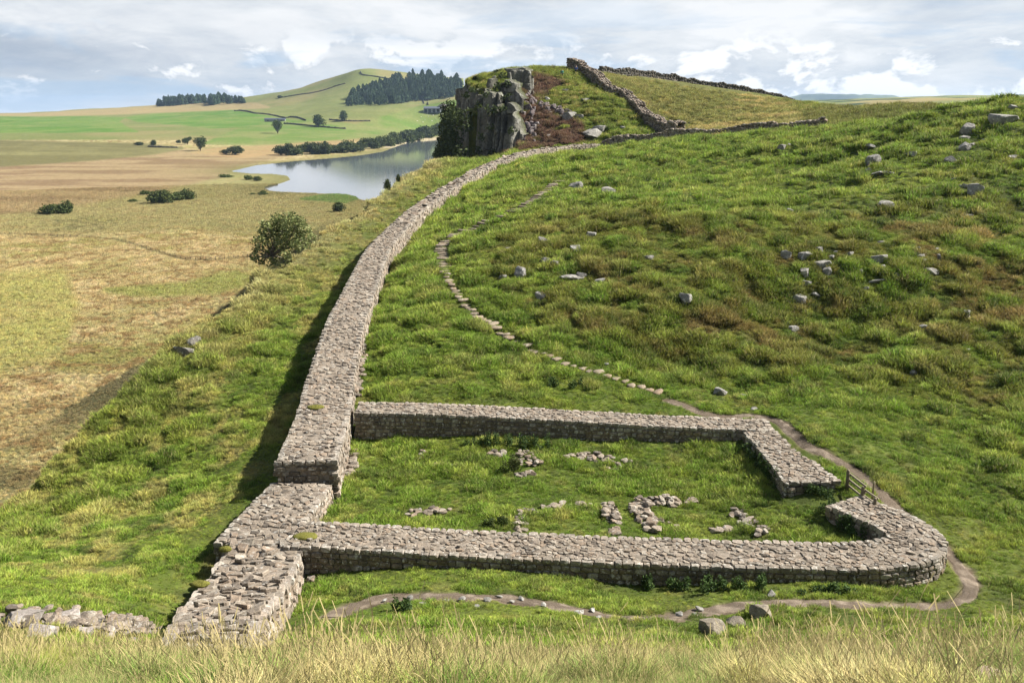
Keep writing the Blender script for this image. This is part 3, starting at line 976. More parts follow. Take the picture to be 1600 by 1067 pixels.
class Masonry:
    def __init__(self):
        self.core, self.top, self.face = Acc(), Acc(), Acc()

    def strip(self, pts, hw, right='lit', left='dark', ends=(None, None), course=(0.2, 0.26), length=(0.26, 0.5), rubble=0.0, top_size=(0.16, 0.34), base=None,
              spacing=0.16, tilt=0.10, edge_blocks=True, wob=0.0, min_depth=0.35, lean=0.0):
        L = resample(np.array(pts, float), 0.1)
        T, N = frames(L)
        s = np.arange(len(L)) * 0.1
        if wob:
            L = L.copy()
            L[:, 2] += (fbm(s / 1.6, s * 0 + len(pts), 3, 301) - .5) * 2 * wob
        hwv = np.interp(s / s[-1], np.linspace(0, 1, len(hw)), hw) if hasattr(hw, '__len__') else np.full(len(s), hw)
        WALL_FOOT.append((L[::4, :2], float(hwv.max())))
        gl = ground(L[:, 0] - N[:, 0] * hwv, L[:, 1] - N[:, 1] * hwv)
        gr = ground(L[:, 0] + N[:, 0] * hwv, L[:, 1] + N[:, 1] * hwv)
        gl = np.minimum(gl, L[:, 2] - min_depth)
        gr = np.minimum(gr, L[:, 2] - min_depth)
        # core of mortared rubble
        k = slice(None, None, 3)
        l3, n3, h3 = L[k], N[k], hwv[k] - 0.07
        cols = []
        for q in (-1, -0.5, 0, 0.5, 1):
            z = l3[:, 2] - 0.035 + RNG.uniform(-0.025, 0.02, len(l3)) - (0.02 if abs(q) == 1 else 0)
            cols.append(np.c_[l3[:, :2] + n3 * (h3 * q)[:, None], z])
        bl = np.c_[l3[:, :2] - n3 * h3[:, None], gl[k] - 0.3]
        br = np.c_[l3[:, :2] + n3 * h3[:, None], gr[k] - 0.3]
        V = np.stack([bl] + cols + [br], 1)
        n, w_ = V.shape[:2]
        id_ = np.arange(n * w_).reshape(n, w_)
        f = np.stack([id_[:-1, :-1], id_[1:, :-1], id_[1:, 1:], id_[:-1, 1:]], -1).reshape(-1, 4)[:, ::-1]
        caps = np.array([id_[0], id_[-1][::-1]])
        self.core.add(V, [f, caps], (0.5, 0.5, 0.5))

        def face_run(P, D, Nn, ztop, zbot, pal, fwd=0.0):
            """courses of blocks on one face: P points along it, D tangents, Nn outward normals"""
            n_ = len(P)
            sl = np.r_[0, np.cumsum(np.linalg.norm(np.diff(P[:, :2], axis=0), axis=1))]
            drop = RNG.uniform(-0.01, 0.02)
            c_i = 0
            while True:
                h = RNG.uniform(*course)
                if np.all(ztop - drop < zbot - 0.05) or c_i > 14:
                    break
                pos = -RNG.uniform(0, 0.2)
                while pos < sl[-1] - 0.06:
                    ln = RNG.uniform(*length)
                    if pos + ln > sl[-1] + 0.1:
                        ln = max(sl[-1] - pos, 0.12)
                    mid = min(max(pos + ln / 2, 0), sl[-1])
                    i = min(int(np.searchsorted(sl, mid)), n_ - 1)
                    zt = ztop[i] - drop
                    pos += ln
                    if zt < zbot[i] - 0.08:
                        continue
                    if rubble and RNG.random() < rubble * 0.35:
                        continue
                    dep = RNG.uniform(0.26, 0.34)
                    out_ = fwd + RNG.uniform(-0.02, 0.035) + rubble * RNG.uniform(-0.06, 0.06) + lean * (c_i * 0.03)
                    d, nn = D[i], Nn[i]
                    M = np.array([[d[0], nn[0], 0], [d[1], nn[1], 0], [0, 0, 1]])
                    if np.linalg.det(M) < 0:
                        M[:, 0] = -M[:, 0]
                    M = M @ rotm(RNG.normal(0, 0.03 + rubble * .1), RNG.normal(0, 0.03 + rubble * .1), RNG.normal(0, 0.03 + rubble * .12))
                    cx = P[i, :2] + d * (mid - sl[i]) + nn * (out_ - dep / 2)
                    bump_ = RNG.uniform(-.01, 0.03) if c_i == 0 else 0
                    stone(self.face, (cx[0], cx[1], zt - h / 2 + bump_), (ln - RNG.uniform(0.015, 0.045), dep, h - RNG.uniform(0.012, 0.04)), M, pick(pal) * (.6 if c_i == 0 else 1.0) + (np.array((.17, .155, .135)) * RNG.uniform(.5, 1.2) if c_i == 0 else 0), 0.10)
                drop += h
                c_i += 1

        pals = {'dark': PAL_SHADED, 'lit': PAL_LIT, 'top': PAL_TOP}
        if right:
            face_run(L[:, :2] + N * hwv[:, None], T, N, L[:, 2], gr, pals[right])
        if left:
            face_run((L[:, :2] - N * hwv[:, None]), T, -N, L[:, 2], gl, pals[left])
        for e, which in zip(ends, (0, -1)):
            if e:
                sg = -1 if which == 0 else 1
                q = np.linspace(-1, 1, 14) * (hwv[which] - .02)
                P = L[which, :2] + N[which] * q[:, None]
                face_run(P, np.tile(N[which], (14, 1)), np.tile(T[which] * sg, (14, 1)), np.full(14, L[which, 2]), np.full(14, min(gl[which], gr[which])), pals[e], 0.08)
        # flat irregular stones bedded in the top, fitted together
        seeds = []
        nq = max(int(round((hwv.mean() * 2 - (0.36 if edge_blocks else 0.1)) / spacing)), 3)
        for pos in np.arange(0.06, s[-1] - 0.05, spacing):
            for k_ in range(nq):
                h = np.interp(pos, s, hwv) - (0.17 if edge_blocks else 0.04)
                seeds.append((pos + RNG.uniform(-.48, .48) * spacing, -h + (k_ + .5 + RNG.uniform(-.48, .48)) * 2 * h / nq))
        seeds = np.array(seeds)
        seeds = seeds[RNG.random(len(seeds)) > 0.28]
        an = RNG.uniform(-.5, .5, len(seeds))
        for i_, (sx, sq) in enumerate(seeds):
            j = int(np.clip(round(sx / 0.1), 0, len(L) - 1))
            h = hwv[j] - (0.15 if edge_blocks else 0.02)
            near = np.nonzero((np.abs(seeds[:, 0] - sx) < spacing * 2.6) & (np.abs(seeds[:, 1] - sq) < spacing * 2.6))[0]
            e_ = spacing * RNG.uniform(.7, 1.5)
            poly = [(sx - e_, max(sq - e_, -h)), (sx + e_, max(sq - e_, -h)), (sx + e_, min(sq + e_, h)), (sx - e_, min(sq + e_, h))]
            for o_ in near:
                if o_ == i_:
                    continue
                mx, mq = (sx + seeds[o_, 0]) / 2, (sq + seeds[o_, 1]) / 2
                nx, nq_ = seeds[o_, 0] - sx, seeds[o_, 1] - sq
                poly = clip_poly(poly, mx, mq, nx, nq_)
                if len(poly) < 3:
                    break
            if len(poly) < 3:
                continue
            P = np.array(poly)
            c0 = P.mean(0)
            gap = RNG.uniform(0.78, 0.97)
            P = c0 + (P - c0) * gap * RNG.uniform(0.93, 1.02, (len(P), 1))
            T_ = c0 + (P - c0) * RNG.uniform(0.80, 0.93)
            tx, tq = RNG.normal(0, tilt, 2)
            hz = RNG.uniform(-0.05, 0.024) + rubble * RNG.uniform(-0.05, 0.15)

            def world(A, dz):
                jj = np.clip(A[:, 0] / 0.1, 0, len(L) - 1.001)
                i0 = jj.astype(int)
                fr = (jj - i0)[:, None]
                C_ = L[i0] * (1 - fr) + L[i0 + 1] * fr
                Nn = N[i0] * (1 - fr) + N[i0 + 1] * fr
                z = C_[:, 2] + dz + (A[:, 0] - c0[0]) * tx + (A[:, 1] - c0[1]) * tq
                return np.c_[C_[:, :2] + Nn * A[:, 1:2], z]
            n_ = len(P)
            V = np.r_[world(P, hz - 0.13), world(P, hz - 0.022), world(T_, hz + RNG.uniform(-.004, .01, len(T_)))]
            r_ = np.arange(n_)
            q1 = np.stack([r_, (r_ + 1) % n_, (r_ + 1) % n_ + n_, r_ + n_], 1)
            fs = [np.r_[q1, q1 + n_], (r_ + 2 * n_)[None]]
            if P_area(P) < 0:
                fs = [f_[:, ::-1] for f_ in fs]
            # (s, q) is left-handed seen from above
            fs = [f_[:, ::-1] for f_ in fs]
            self.top.add(V, fs, pick(PAL_TOP))
        return self

    def build(self, name, label, cat, face_mat=None, top_mat=None):
        allv = np.concatenate(self.core.v)
        o_ = np.array([*allv[:, :2].mean(0), allv[:, 2].min()])
        root = empty(name, o_)
        tag(root, label, cat)
        for nm, acc, mt in (('rubble_core', self.core, M_MORTAR), ('facing_stones', self.face, face_mat or M_FACE), ('capping_stones', self.top, top_mat or M_TOP)):
            if acc.v:
                acc.build(nm, mt, root, o_, False)
        return root


def W3(*p):
    return np.array(p, float)


# the long wall climbing the ridge
mas = Masonry()
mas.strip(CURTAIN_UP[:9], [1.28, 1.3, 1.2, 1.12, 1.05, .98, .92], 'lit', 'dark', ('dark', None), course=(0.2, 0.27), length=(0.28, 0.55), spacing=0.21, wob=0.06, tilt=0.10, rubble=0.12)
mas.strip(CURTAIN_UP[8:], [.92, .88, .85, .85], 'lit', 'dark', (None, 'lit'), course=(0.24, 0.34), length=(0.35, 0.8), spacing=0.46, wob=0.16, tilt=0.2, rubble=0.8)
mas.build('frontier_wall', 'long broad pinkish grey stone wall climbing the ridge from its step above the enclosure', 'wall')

# lower, broader stretch at its foot
mas = Masonry()
mas.strip(CURTAIN_LOW, [1.42, 1.3], 'lit', 'dark', (None, None), spacing=0.22, wob=0.03, top_size=(0.2, 0.4))
mas.build('stone_wall', 'low flat topped stretch of wall between the step and the near enclosure wall', 'wall')

# ruined end running up the near bank
mas = Masonry()
mas.strip(RUIN, [.9, 1.15, 1.3, 1.4, 1.4], 'lit', 'lit', ('lit', 'dark'), rubble=0.55, course=(0.18, 0.32), length=(0.25, 0.6), spacing=0.30, wob=0.14, top_size=(0.3, 0.62), tilt=0.17)
mas.build('ruined_wall', 'tumbled rubble end of the long wall running up into the pale grass', 'ruined wall', M_TOP)

# west (near) wall of the milecastle with its rounded corner and the return to the gate
mas = Masonry()
WEST = [W3(-7.95, 31.15, .92), W3(-6.5, 31.05, .95), W3(-3, 30.8, .82), W3(0, 30.55, .80), W3(4, 30.2, .78), W3(8, 29.95, .76), W3(11.0, 29.75, .78), W3(12.9, 29.85, .8), W3(14.2, 30.3, .82),
        W3(14.75, 31.2, .84), W3(14.5, 32.3, .86), W3(13.9, 33.3, .86), W3(13.3, 34.3, .86)]
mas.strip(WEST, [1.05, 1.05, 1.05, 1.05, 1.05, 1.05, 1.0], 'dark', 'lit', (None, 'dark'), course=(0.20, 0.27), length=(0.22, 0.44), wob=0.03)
mas.build('enclosure_wall', 'near low wall of the enclosure with dark coursed face and rounded right corner', 'wall')

# east (far) wall and the return to the gate
mas = Masonry()
EAST = [W3(-7.6, 43.55, 1.72), W3(-4, 43.5, 1.66), W3(0, 43.4, 1.5), W3(4, 43.3, 1.32), W3(8, 43.2, 1.12), W3(12.6, 43.1, .96)]
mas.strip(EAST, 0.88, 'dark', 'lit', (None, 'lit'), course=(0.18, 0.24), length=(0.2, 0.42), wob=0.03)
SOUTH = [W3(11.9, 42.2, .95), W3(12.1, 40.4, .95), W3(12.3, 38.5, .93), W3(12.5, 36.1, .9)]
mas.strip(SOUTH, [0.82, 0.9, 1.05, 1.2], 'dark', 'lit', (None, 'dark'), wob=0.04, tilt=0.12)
mas.build('enclosure_wall', 'far wall of the enclosure with dark masonry face, turning at its right end towards the gate', 'wall')

# dry stone wall up the crag, and others
def drystone(name, px, hw, label, size=0.42, height=1.25, cat='dry stone wall', mat=None, pal=None, batter=0.25, foot=True, dens=1.0):
    """a rough wall of loose stones laid along ground points (photo pixel, distance)"""
    base = []
    for q in px:
        if len(q) == 3:
            base.append(at(*q)[:2])
        else:
            h_ = hit(*q)
            if h_ is not None:
                base.append(h_[:2])
    L = resample(np.array(base), 0.25)
    T, N = frames(L)
    gz_ = ground(L[:, 0], L[:, 1])
    acc, core = Acc(), Acc()
    nl = max(int(height / (size * .62)), 1)
    hts = height * (0.75 + 0.5 * fbm(np.arange(len(L)) / 14.0, np.zeros(len(L)), 3, 333))
    # filling
    k = slice(None, None, 2)
    prof = [(-hw * .8, -0.3), (-hw * .6, .78), (hw * .6, .78), (hw * .8, -0.3)]
    V = np.stack([np.c_[L[k, :2] + N[k] * a_, gz_[k] + np.where(b_ > 0, b_ * hts[k], b_)] for a_, b_ in prof], 1)
    id_ = np.arange(V.shape[0] * 4).reshape(-1, 4)
    f = np.stack([id_[:-1, :-1], id_[1:, :-1], id_[1:, 1:], id_[:-1, 1:]], -1).reshape(-1, 4)[:, ::-1]
    core.add(V, [f, np.array([id_[0], id_[-1][::-1]])], (.3, .27, .23))
    acc_pal = PAL_LIT if pal is None else pal
    s_end = (len(L) - 1) * 0.25
    for lay in range(nl + 1):
        fz = (lay + .5) / (nl + .3)
        wd = hw * (1 - batter * fz)
        rows = (-wd + size * .3, wd - size * .3) if lay < nl else np.arange(-wd + size * .3, wd, size * .8)
        for q in rows:
            pos = RNG.uniform(0, size)
            while pos < s_end:
                ln = size * RNG.uniform(0.7, 1.5)
                i = min(int(pos / 0.25), len(L) - 1)
                zz = gz_[i] + hts[i] * min(fz, 1.0) + (RNG.uniform(0, .12) if lay == nl else 0)
                M = np.array([[T[i, 0], -N[i, 0], 0], [T[i, 1], -N[i, 1], 0], [0, 0, 1]]) @ rotm(RNG.normal(0, .15), RNG.normal(0, .12), RNG.normal(0, .12))
                c_ = L[i, :2] + N[i] * (q + RNG.uniform(-.05, .05))
                stone(acc, (c_[0], c_[1], zz), (ln * .98, size * RNG.uniform(.7, 1.0), hts[i] / (nl + .3) * RNG.uniform(.9, 1.2)), M, pick(acc_pal), 0.14)
                pos += ln / dens
    o_ = np.array([L[0, 0], L[0, 1], gz_[0]])
    root = tag(empty(name, o_), label, cat)
    core.build('rubble_core', M_MORTAR, root, o_)
    acc.build('wall_stones', mat or M_FAR_WALL, root, o_)
    if foot:
        WALL_FOOT.append((L[::3], hw))
    return root


PAL_BROWN = np.array([(0.20, 0.165, 0.135), (0.26, 0.215, 0.18), (0.16, 0.135, 0.115), (0.31, 0.27, 0.23), (0.36, 0.31, 0.27), (0.13, 0.11, 0.095)])
drystone('stone_wall', [(892, 112, 211), (912, 116, 206), (932, 131, 199), (958, 152, 189), (985, 171, 179), (1008, 184, 171), (1028, 193, 166), (1048, 206, 159), (1062, 214, 155)], 1.15,
         'dark rough dry stone wall running straight down the crag hill from its top', 0.62, 2.1, pal=PAL_BROWN)
drystone('stone_wall', [(945, 226, 157), (985, 222, 154), (1030, 220, 150), (1060, 219, 146), (1110, 216, 143), (1170, 213, 139), (1230, 206, 136), (1290, 199, 135)], 0.7,
         'low broken pale stone wall crossing the saddle behind the green slope', 0.5, 1.35, pal=PAL_TOP)
DARKW = np.array([(0.075, 0.068, 0.055), (0.05, 0.047, 0.04), (0.10, 0.09, 0.075)])
drystone('field_wall', [(938, 117, 243), (1000, 122, 262), (1050, 129, 272), (1100, 136, 279), (1150, 146, 285), (1200, 156, 292), (1240, 165, 300)], 0.6,
         'dark stone field wall along the skyline of the grassy hill behind the crag', 0.8, 1.7, 'field wall', pal=DARKW, foot=False)
for lab, px, hgt in (
        ('dark field wall slanting down above the lone barn shed in the green fields', [(366, 174), (400, 178), (440, 184), (478, 189)], 2.6),
        ('dark field wall running right from the lone round tree below the low shed', [(444, 194), (480, 197), (512, 200), (540, 202)], 2.6),
        ('dark field wall behind the tree nearest the conifer wood', [(515, 188), (545, 190), (578, 190)], 2.6),
        ('thin dark field wall over the top of the pointed hill', [(440, 153), (480, 147), (520, 137), (540, 131)], 2.6),
        ('dark field wall crossing the pale summit of the pointed hill', [(563, 113), (568, 118), (590, 121), (614, 126)], 3.0),
        ('dark field wall dropping to the farm barns from the conifer wood', [(655, 155), (662, 161), (669, 165)], 2.6),
        ('dark hedge bank with stones between the brown moor and the two small round trees', [(232, 230), (255, 231), (278, 231.5)], 2.0)):
    drystone('field_wall', px, 0.8, lab, 1.7, hgt * .6, 'field wall', pal=DARKW, foot=False, dens=.9)


_lr = np.log(RR)


def GRID(x, y):
    """quick bilinear look-up of the terrain"""
    th = np.clip((np.arctan2(x, y) - TH[0]) / (TH[1] - TH[0]), 0, len(TH) - 1.001)
    lr = np.clip((np.log(np.maximum(np.hypot(x, y), RR[0])) - _lr[0]) / (_lr[1] - _lr[0]), 0, len(RR) - 1.001)
    i, j = lr.astype(int), th.astype(int)
    a_, b_ = lr - i, th - j
    return _gz[i, j] * (1 - a_) * (1 - b_) + _gz[i + 1, j] * a_ * (1 - b_) + _gz[i, j + 1] * (1 - a_) * b_ + _gz[i + 1, j + 1] * a_ * b_



# ------------------------------------------------------------------ rocks
def ico(sub):
    import bmesh
    bm = bmesh.new()
    bmesh.ops.create_icosphere(bm, subdivisions=sub, radius=1.0)
    v = np.array([q.co[:] for q in bm.verts])
    f = np.array([[q.index for q in fc.verts] for fc in bm.faces])
    bm.free()
    return v, f


ICO3 = ico(3)
ICO2 = ico(2)


def rock_mesh(seed, sx=1.0, sy=0.8, sz=0.75, cuts=13, tint=(0.26, 0.25, 0.228), mat=None, smooth_=False, squash=0.42):
    """an angular boulder: a ball cut flat on several sides; unit size, base near z = 0"""
    rg = np.random.default_rng(seed)
    v = ICO3[0].copy()
    for k in range(cuts):
        n = rg.normal(size=3)
        n /= np.linalg.norm(n)
        if k == 0:
            n = np.array([rg.normal(0, .15), rg.normal(0, .15), 1.0])
            n /= np.linalg.norm(n)
        d = rg.uniform(squash, 0.80)
        s = v @ n - d
        v = v - np.where(s > 0, s, 0)[:, None] * n
    v = v * (1 + 0.05 * (fbm(v[:, 0] * 3 + seed, v[:, 1] * 3 + v[:, 2] * 2.3, 3, seed)[:, None] - .5) * 2)
    v = v * np.array([sx, sy, sz])
    v = v / (v[:, 0].max() - v[:, 0].min())
    v[:, 2] -= v[:, 2].min() * 0.52
    acc = Acc()
    acc.add(v, ICO3[1], np.asarray(tint) * rg.uniform(.85, 1.15))
    return acc.mesh('boulder', mat or M_ROCK, smooth_)


ROCKS = [rock_mesh(500 + k, 1.0, RNG.uniform(.65, .95), RNG.uniform(.5, .85), 11 + k % 5) for k in range(12)]
SLABS = [rock_mesh(530 + k, 1.0, RNG.uniform(.5, .8), RNG.uniform(.28, .42), 11 + k % 4) for k in range(5)]


ROCK_FOOT = []


def depth_of(p):
    return p[1] * CP - (p[2] - EYE) * SP


def place_rock(u, v, w, label, group=None, mesh=None, name='boulder', rz=None, lift=0.0, hs=1.0, cat='rock'):
    p = hit(u, v + 0.28 * w)
    if p is None:
        return None
    size = w / F_PX * depth_of(p)
    ROCK_FOOT.append((p[0], p[1] + size * .2, size * .6))
    o = bpy.data.objects.new(name, mesh or ROCKS[int(RNG.integers(len(ROCKS)))])
    o.location = (p[0], p[1] + size * .2, p[2] - 0.06 * size + lift)
    o.rotation_euler = (RNG.normal(0, .15), RNG.normal(0, .15), RNG.uniform(0, 6.28) if rz is None else rz)
    o.scale = (size * 1.15, size * 1.15, size * 1.3 * hs)
    COL.objects.link(o)
    return tag(o, label, cat, group)


M_BROWN = stone_material('sandstone', 0.25, 0.4, 1.2, (0.42, 0.40, 0.34))
for u, v, w, lab, sd in ((1189, 957, 38, 'large upright brown boulder beside the earth path, the rearmost of three', 61),
                         (1151, 971, 32, 'middle brown boulder of the three in the turf below the path', 62),
                         (1114, 980, 37, 'squat brown boulder, the lowest of three in the turf below the path', 63)):
    place_rock(u, v, w, lab, 'brown boulders below the near wall', rock_mesh(sd, 1, .8, .8, 11, (0.25, 0.215, 0.165), M_BROWN, False, .5), hs=.78, rz=sd)
place_rock(1207, 925, 22, 'pale flat boulder at the foot of the near wall beside nettles', mesh=SLABS[1])
for u, v, w, lab in ((1373, 402, 33, 'biggest square grey boulder standing out of the brown hillside'),
                     (1376, 433, 28, 'dark flat slab directly under the biggest square boulder'),
                     (1236, 509, 24, 'lone square grey boulder low on the brown hillside'),
                     (1126, 611, 21, 'grey boulder alone on the bright green grass above the far wall'),
                     (1458, 421, 26, 'broad grey boulder right of the biggest square boulder'),
                     (1259, 399, 19, 'pale block at the top of a column of three blocks left of the biggest boulder'),
                     (1259, 424, 20, 'pale squared block in the middle of a column of three on the hillside'),
                     (1259, 440, 18, 'flat pale block at the bottom of a column of three on the hillside'),
                     (1117, 487, 21, 'flat bluish slab poking from the left part of the brown hillside'),
                     (892, 423, 48, 'dark broken outcrop in the middle of the hillside near the stone steps'),
                     (846, 376, 19, 'smooth pale boulder just right of the curve of the stone steps'),
                     (899, 288, 20, 'rounded grey boulder high on the green slope near the top of the steps'),
                     (949, 299, 25, 'low grey rock with a second behind it, high on the green slope'),
                     (1389, 317, 27, 'cracked pale outcrop on the upper green slope left of a smaller block'),
                     (1416, 323, 19, 'squared block just right of the cracked pale outcrop'),
                     (1572, 181, 36, 'grey outcrop near the hill crest at the right edge'),
                     (1509, 228, 21, 'dark round boulder at the foot of the cluster near the right crest'),
                     (1444, 507, 19, 'dark overhung rock alone right of centre on the lower hillside'),
                     (925, 204, 34, 'big blocky grey outcrop at the foot of the heather slope'),
                     (940, 199, 22, 'squared right hand block of the outcrop at the foot of the heather'),
                     (891, 180, 22, 'grey outcrop block above the heather on the crag hill'),
                     (916, 154, 17, 'pale rock cluster on the crag hill below the two walkers'),
                     (975, 197, 14, 'small pale rock beside the foot of the crag wall')):
    place_rock(u, v, w, lab, None, SLABS[2] if u in (892, 1376, 1117) else None, hs=.72)
for u, v, w, lab in ((285, 549, 30, 'dark rock outcrop on the lip of the left scarp above the tan bog'), (303, 533, 20, 'smaller dark rock behind the outcrop on the lip of the left scarp')):
    place_rock(u, v, w, lab, None, rock_mesh(900 + u, 1, .8, .8, 13, (0.15, 0.14, 0.125)))
SMALL = [(1362, 225, 17), (1366, 251, 22), (1370, 268, 18), (1359, 266, 12), (1384, 267, 12), (1395, 269, 8), (1427, 238, 17), (1516, 202, 20), (1511, 213, 20), (1539, 219, 12), (1520, 224, 10),
         (1487, 249, 15), (1584, 242, 14), (1587, 166, 18), (1525, 297, 19), (1509, 290, 10), (1501, 289, 8), (1491, 281, 9), (1514, 336, 13), (1526, 358, 16), (1222, 230, 10), (1232, 228, 8),
         (1331, 226, 8), (1236, 328, 12), (1267, 377, 11), (1376, 377, 12), (1464, 388, 8), (1294, 424, 14), (1281, 392, 12), (1306, 391, 10), (1287, 412, 22), (1311, 413, 12), (1336, 417, 12),
         (1228, 399, 14), (1436, 399, 14), (1436, 387, 10), (1467, 402, 9), (1423, 417, 14), (1400, 433, 14), (1353, 450, 12), (1358, 464, 12), (1251, 469, 20), (1275, 458, 14), (1489, 489, 12),
         (1512, 491, 12), (1558, 478, 20), (1512, 546, 7), (1401, 508, 7), (1295, 491, 8), (1428, 581, 10), (1164, 617, 12), (1178, 636, 10), (1575, 465, 14), (900, 385, 26), (924, 363, 24), (850, 405, 18),
         (813, 426, 18), (785, 433, 12), (847, 460, 20), (857, 467, 10), (938, 439, 14), (955, 459, 15), (1016, 400, 22), (1096, 413, 16), (1085, 461, 14), (1072, 467, 22), (900, 464, 9), (794, 386, 10),
         (946, 567, 8), (951, 292, 16), (926, 269, 12), (879, 180, 12), (860, 174, 8), (885, 139, 12), (855, 155, 8), (857, 214, 8), (905, 180, 14), (1382, 415, 12), (1330, 398, 10), (1345, 425, 9),
         (1390, 420, 9), (1320, 405, 8), (1300, 402, 8), (1410, 395, 9), (1445, 408, 9), (868, 412, 12), (910, 430, 14), (1241, 388, 9)]
for u, v, w in SMALL:
    place_rock(u, v, w * 1.1, 'small grey rock half sunk in the tussocky hillside', 'small rocks strewn over the hillside', SLABS[int(RNG.integers(5))] if RNG.random() < .3 else None, 'rock')

# lichened blocks at the near left, the last of the wall
for u, v, w, lab in ((30, 968, 78, 'pale lichened block, leftmost of the tumbled stones in the pale grass'), (98, 962, 52, 'tall white lichened block tumbled in the pale grass'),
                     (60, 985, 66, 'low pinkish block in front of the two white lichened ones'), (127, 985, 34, 'small pinkish block right of the tall white lichened one'),
                     (165, 985, 30, 'small pale stone between the lichened blocks and the ruined wall end'), (205, 990, 40, 'flat pale stone nearest the ruined wall end')):
    p = at(u, v, 17.0)
    p[2] = float(ground(p[0], p[1])[0])
    p_ = hit(u, v + 8, 15.0)
    y_ = p_[1] if p_ is not None else 17.0
    q = at(u, v, min(max(y_, 15.0), 20.0))
    zg = float(ground(q[0], q[1])[0])
    size = w / F_PX * depth_of(q)
    o = bpy.data.objects.new('wall_block', rock_mesh(700 + u, 1, .8, .55, 13, (0.34, 0.30, 0.27), M_TOP, False, .42))
    o.location = (q[0], q[1], zg - .05)
    o.scale = (size, size, size)
    o.rotation_euler = (RNG.normal(0, .1), RNG.normal(0, .1), RNG.uniform(0, 6.28))
    COL.objects.link(o)
    tag(o, lab, 'stone block', 'tumbled blocks at the end of the ruined wall')
for u, v, w in ((1560, 1066, 60), (1600, 1062, 50), (1480, 1064, 44)):
    place_rock(u, v, w, 'reddish brown bare rock in the pale grass at the bottom right corner', 'bare reddish rocks in the bottom right grass', rock_mesh(800 + u, 1, .8, .5, 7, (0.27, 0.20, 0.155), M_BROWN, True))

# stone steps up the slope
T_, N_ = frames(STEPS)
zs = ground(STEPS[:, 0], STEPS[:, 1])
STEP_MESHES = []
for k in range(6):
    acc = Acc()
    v = STONE_V + RNG.uniform(-.16, .16, STONE_V.shape)
    acc.add(v / 2, STONE_F, PAL_TOP[k] * np.array((.92, .86, .74)))
    STEP_MESHES.append(acc.mesh('stone_step', M_TOP, True))
for i in range(len(STEPS)):
    low = i < len(STEPS) * .42
    o = bpy.data.objects.new('stone_step', STEP_MESHES[int(RNG.integers(6))])
    wid = RNG.uniform(.42, .75) if low else RNG.uniform(.95, 1.35)
    j = RNG.uniform(-.12, .12)
    o.location = (STEPS[i, 0] + N_[i, 0] * j, STEPS[i, 1] + N_[i, 1] * j, zs[i] + (0.035 if low else 0.07))
    o.scale = (wid, RNG.uniform(.26, .38) if not low else RNG.uniform(.3, .5), 0.2)
    o.rotation_euler = (RNG.normal(0, .04), RNG.normal(0, .04), math.atan2(N_[i, 1], N_[i, 0]) + RNG.normal(0, .12))
    COL.objects.link(o)
    tag(o, 'flat pale stone step of the flight curving up the green slope', 'stone step', 'stone steps curving up the slope')


# low foundations inside the enclosure
def foundation(px, width, label, n_per_m=9, h=0.16, name='wall_footing', cat='ruin'):
    base = np.array([hit(u, v)[:2] for u, v in px])
    L = resample(base, 0.1)
    T, N = frames(L)
    acc = Acc()
    n = max(int(len(L) * 0.1 * n_per_m * width / .5), 5)
    i0 = len(L) // 2
    o_ = np.array([L[i0, 0], L[i0, 1], float(ground(L[i0, 0], L[i0, 1])[0])])
    for k in range(n):
        i = int(RNG.integers(len(L)))
        q = RNG.uniform(-.5, .5) * width
        c_ = L[i, :2] + N[i] * q
        zz = float(GRID(np.array([c_[0]]), np.array([c_[1]]))[0])
        s_ = RNG.uniform(.2, .46) * (.8 if width > 1 else 1)
        v_ = ICO2[0].copy()
        for c__ in range(7):
            nn = RNG.normal(size=3)
            nn = np.array([0, 0, 1.0]) if c__ == 0 else nn / np.linalg.norm(nn)
            ex = v_ @ nn - RNG.uniform(.45, .75)
            v_ = v_ - np.where(ex > 0, ex, 0)[:, None] * nn
        v_ = v_ * np.array([s_ * .62, s_ * RNG.uniform(.36, .55), s_ * RNG.uniform(.25, .4)]) @ rotm(RNG.uniform(0, 6.28), RNG.normal(0, .14), RNG.normal(0, .14)).T
        acc.add(v_ + np.array([c_[0], c_[1], zz + RNG.uniform(-0.02, h * .62)]), ICO2[1], pick(PAL_TOP))
    WALL_FOOT.append((L[::3, :2], width * .34))
    o = acc.build(name, M_TOP, None, o_, False)
    return tag(o, label, cat)


foundation([(632, 805), (660, 800), (705, 797)], .5, 'short pale row of footing stones nearest the long wall inside the enclosure')
foundation([(812, 830), (808, 812), (820, 803), (840, 800)], .55, 'small footing with a bend left of the taller stub, close behind the near wall')
foundation([(840, 797), (880, 791), (920, 787)], .4, 'thin broken row of stones in grass across the middle of the enclosure', 6)
foundation([(946, 790), (955, 805), (962, 818)], .6, 'narrow upright stub of rubble left of the hooked footing', 16, .42)
foundation([(952, 830), (968, 832)], .8, 'flat pale footing patch touching the near wall left of the hooked footing', 10)
foundation([(1018, 832), (1010, 815), (1000, 800), (1003, 790), (1025, 785), (1052, 785)], .75, 'large hooked footing of stacked stones behind the near wall', 15, .38)
foundation([(1052, 785), (1090, 785)], .4, 'thin row of stones trailing right from the hooked footing', 7)
foundation([(1030, 812), (1062, 826)], .35, 'scatter of single stones in the turf right of the hooked footing', 4, .05)
foundation([(1150, 798), (1160, 812), (1180, 822), (1196, 836)], .7, 'stony diagonal footing near the nettles at the right of the enclosure', 9)
foundation([(1110, 829), (1145, 830)], .35, 'short row of small stones close behind the near wall at the right', 6)
foundation([(805, 712), (822, 720), (828, 728)], 1.2, 'rubble heap beside the tall dark grass near the far wall', 12, .35)
foundation([(806, 744), (832, 742)], .6, 'flat slab footing in front of the rubble heap')
foundation([(762, 708), (778, 714)], .8, 'small patch of stones left of the rubble heap')
foundation([(885, 714), (920, 714), (958, 720)], .7, 'long footing of stones in the back middle of the enclosure', 9)
